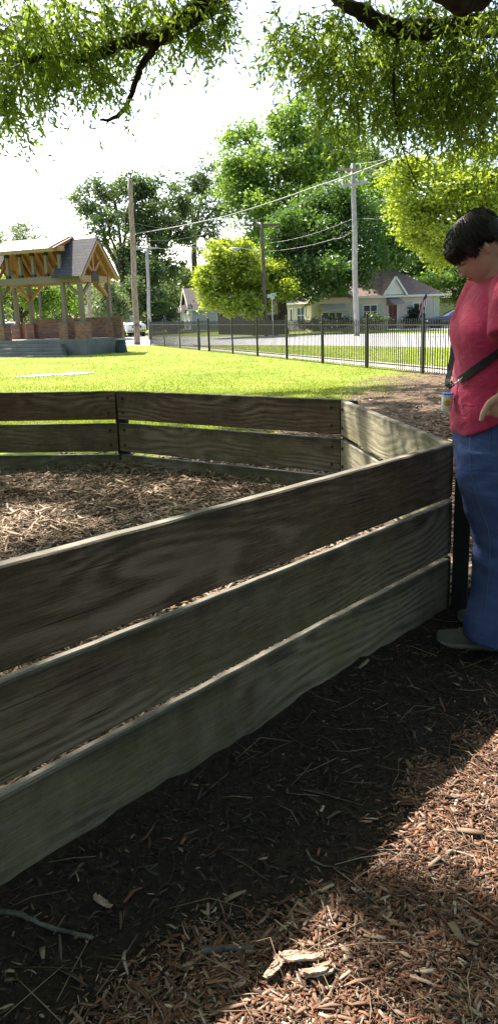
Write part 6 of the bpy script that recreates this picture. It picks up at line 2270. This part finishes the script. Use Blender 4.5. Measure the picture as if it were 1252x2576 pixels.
# ---- lead slung across her body, with a canister of bags on its end
def strap(pts, wd, th=0.0035):
    """flat ribbon through points with outward normals"""
    mb = MB()
    rings = []
    P = [Vector(p[0]) for p in pts]; N = [Vector(p[1]).normalized() for p in pts]
    for i, p in enumerate(P):
        t = (P[min(i + 1, len(P) - 1)] - P[max(i - 1, 0)]).normalized()
        s = t.cross(N[i]).normalized()
        rings.append([p + s * wd / 2 + N[i] * th, p - s * wd / 2 + N[i] * th, p - s * wd / 2, p + s * wd / 2])
    mb.loft(rings)
    return mb


so = bpy.data.objects['shirt']


def on_shirt(px, py, lift=0.003):
    o_ = Vector((0, 0, EYE)) - PB; d_ = ray(px, py).normalized()
    hit, loc, nr, _ = so.ray_cast(o_, d_)
    if not hit: return None
    return (loc + nr * lift, nr)


LB = PX(1140, 960, PY_ - 0.03)
leash = thing('dog_lead', 'black leather lead slung across the raspberry shirt, ending in a metal clip', 'lead', LB)
off = PB - LB
pts = []
for u in np.linspace(0, 1, 18):
    px, py = 1292 + (1158 - 1292) * u, 858 + (957 - 858) * u
    h = on_shirt(px, py)
    if h: pts.append((h[0] + off, h[1]))
if len(pts) > 3: pts = [(p_, sum((q_[1] for q_ in pts[max(0, i_ - 4):i_ + 5]), Vector())) for i_, (p_, n_) in enumerate(pts)]; pts = [((pts[max(0, i_ - 1)][0] + p_[0] * 2 + pts[min(len(pts) - 1, i_ + 1)][0]) / 4 + p_[1].normalized() * 0.002, p_[1]) for i_, p_ in enumerate(pts)]; strap(pts, 0.030, 0.004).build('strap', M['leather'], leash, False, bevel=0.001)
# the strap comes down the far side in front of her and loops at the clip
loop = [(1143, 868, .02), (1137, 900, .015), (1132, 930, .01), (1127, 952, 0.0), (1125, 966, -0.01), (1131, 971, -0.02), (1140, 963, -0.03)]
strap([(PX(a, b, PY_ + c) - LB, Vector((-0.75, -0.65, 0))) for a, b, c in loop], 0.022, 0.004).build('strap', M['leather'], leash)
mb = MB()
q0, q1 = PX(1157, 957, PY_ - 0.085) - LB, PX(1138, 968, PY_ - 0.05) - LB
mb.tube([q0, q0.lerp(q1, 0.5), q1], [0.005, 0.0035, 0.003], 8)
mb.tube([q1, q1 + Vector((-0.008, 0, -0.004)), q1 + Vector((-0.009, 0, 0.006)), q1 + Vector((0.002, 0, 0.007))], 0.0022, 6)
t_ = PX(1161, 958, PY_ - 0.1) - LB
mb.tube([t_ + Vector((0.008, 0, 0.016)), t_ + Vector((-0.006, 0, 0.008)), t_ + Vector((0.0, 0, -0.016)), t_ + Vector((0.014, 0, -0.006))], 0.0022, 6)
mb.build('clip', M['chrome'], leash, True)

cb = PX(1121, 1034, PY_ - 0.02)
can = thing('bag_canister', 'small cream canister with a blue lid and yellow diamond badge hanging from the lead', 'canister', cb)
lean = Matrix.Rotation(R(4), 3, 'Y')
mb = MB(); mb.lathe([(0.0, 0), (0.0185, 0.0), (0.0195, 0.003), (0.0205, 0.064), (0.0, 0.064)], (0, 0, 0), 28, lean); mb.build('body', M['plastic_white'], can, True, bevel=0.0008)
mb = MB(); mb.lathe([(0.0, 0.0645), (0.0245, 0.0645), (0.025, 0.067), (0.022, 0.069), (0.0, 0.07)], (0, 0, 0), 28, lean)
mb.tube([lean @ Vector((0.002, -0.002, 0.069)), lean @ Vector((0.002, 0, 0.08)), lean @ Vector((0.006, 0.0, 0.084)), lean @ Vector((0.008, 0, 0.078))], 0.0016, 6)
mb.build('lid', M['plastic_blue'], can)
mb = MB(); mb.tube([lean @ Vector((0.004, 0, 0.082)), PX(1127, 984, PY_ - 0.02) - cb, PX(1128, 970, PY_ - 0.02) - cb], 0.0018, 6); mb.build('ring', M['chrome'], can)


def wrap(x, z, r):
    a = x / 0.0205
    return lean @ Vector((r * math.sin(a), -r * math.cos(a), z))


mb = MB()
K = 12
for i in range(K):                               # diamond badge wrapped round the front
    u0, u1 = -1 + 2 * i / K, -1 + 2 * (i + 1) / K
    hw0, hw1 = 0.0155 * (1 - abs(u0)), 0.0155 * (1 - abs(u1))
    zc0 = 0.033
    mb.add([wrap(u0 * 0.0165 - 0.002, zc0 - hw0, 0.0212), wrap(u1 * 0.0165 - 0.002, zc0 - hw1, 0.0212), wrap(u1 * 0.0165 - 0.002, zc0 + hw1, 0.0212), wrap(u0 * 0.0165 - 0.002, zc0 + hw0, 0.0212)], [(0, 1, 2, 3)])
mb.build('badge', M['yellow'], can)
for txt, zz, mt in (('BAGS', 0.039, 'red'), ('ON', 0.033, 'red'), ('BOARD', 0.027, 'red')):
    me = text_mesh(txt, 0.0062, M[mt], depth=0.0, bold=0.0002)
    for v in me.vertices:
        p = wrap(v.co.x - 0.002, zz + v.co.y, 0.02145)
        v.co = p
    t_o = bpy.data.objects.new('lettering', me); COL.objects.link(t_o); t_o.parent = can
bpy.context.view_layer.update()
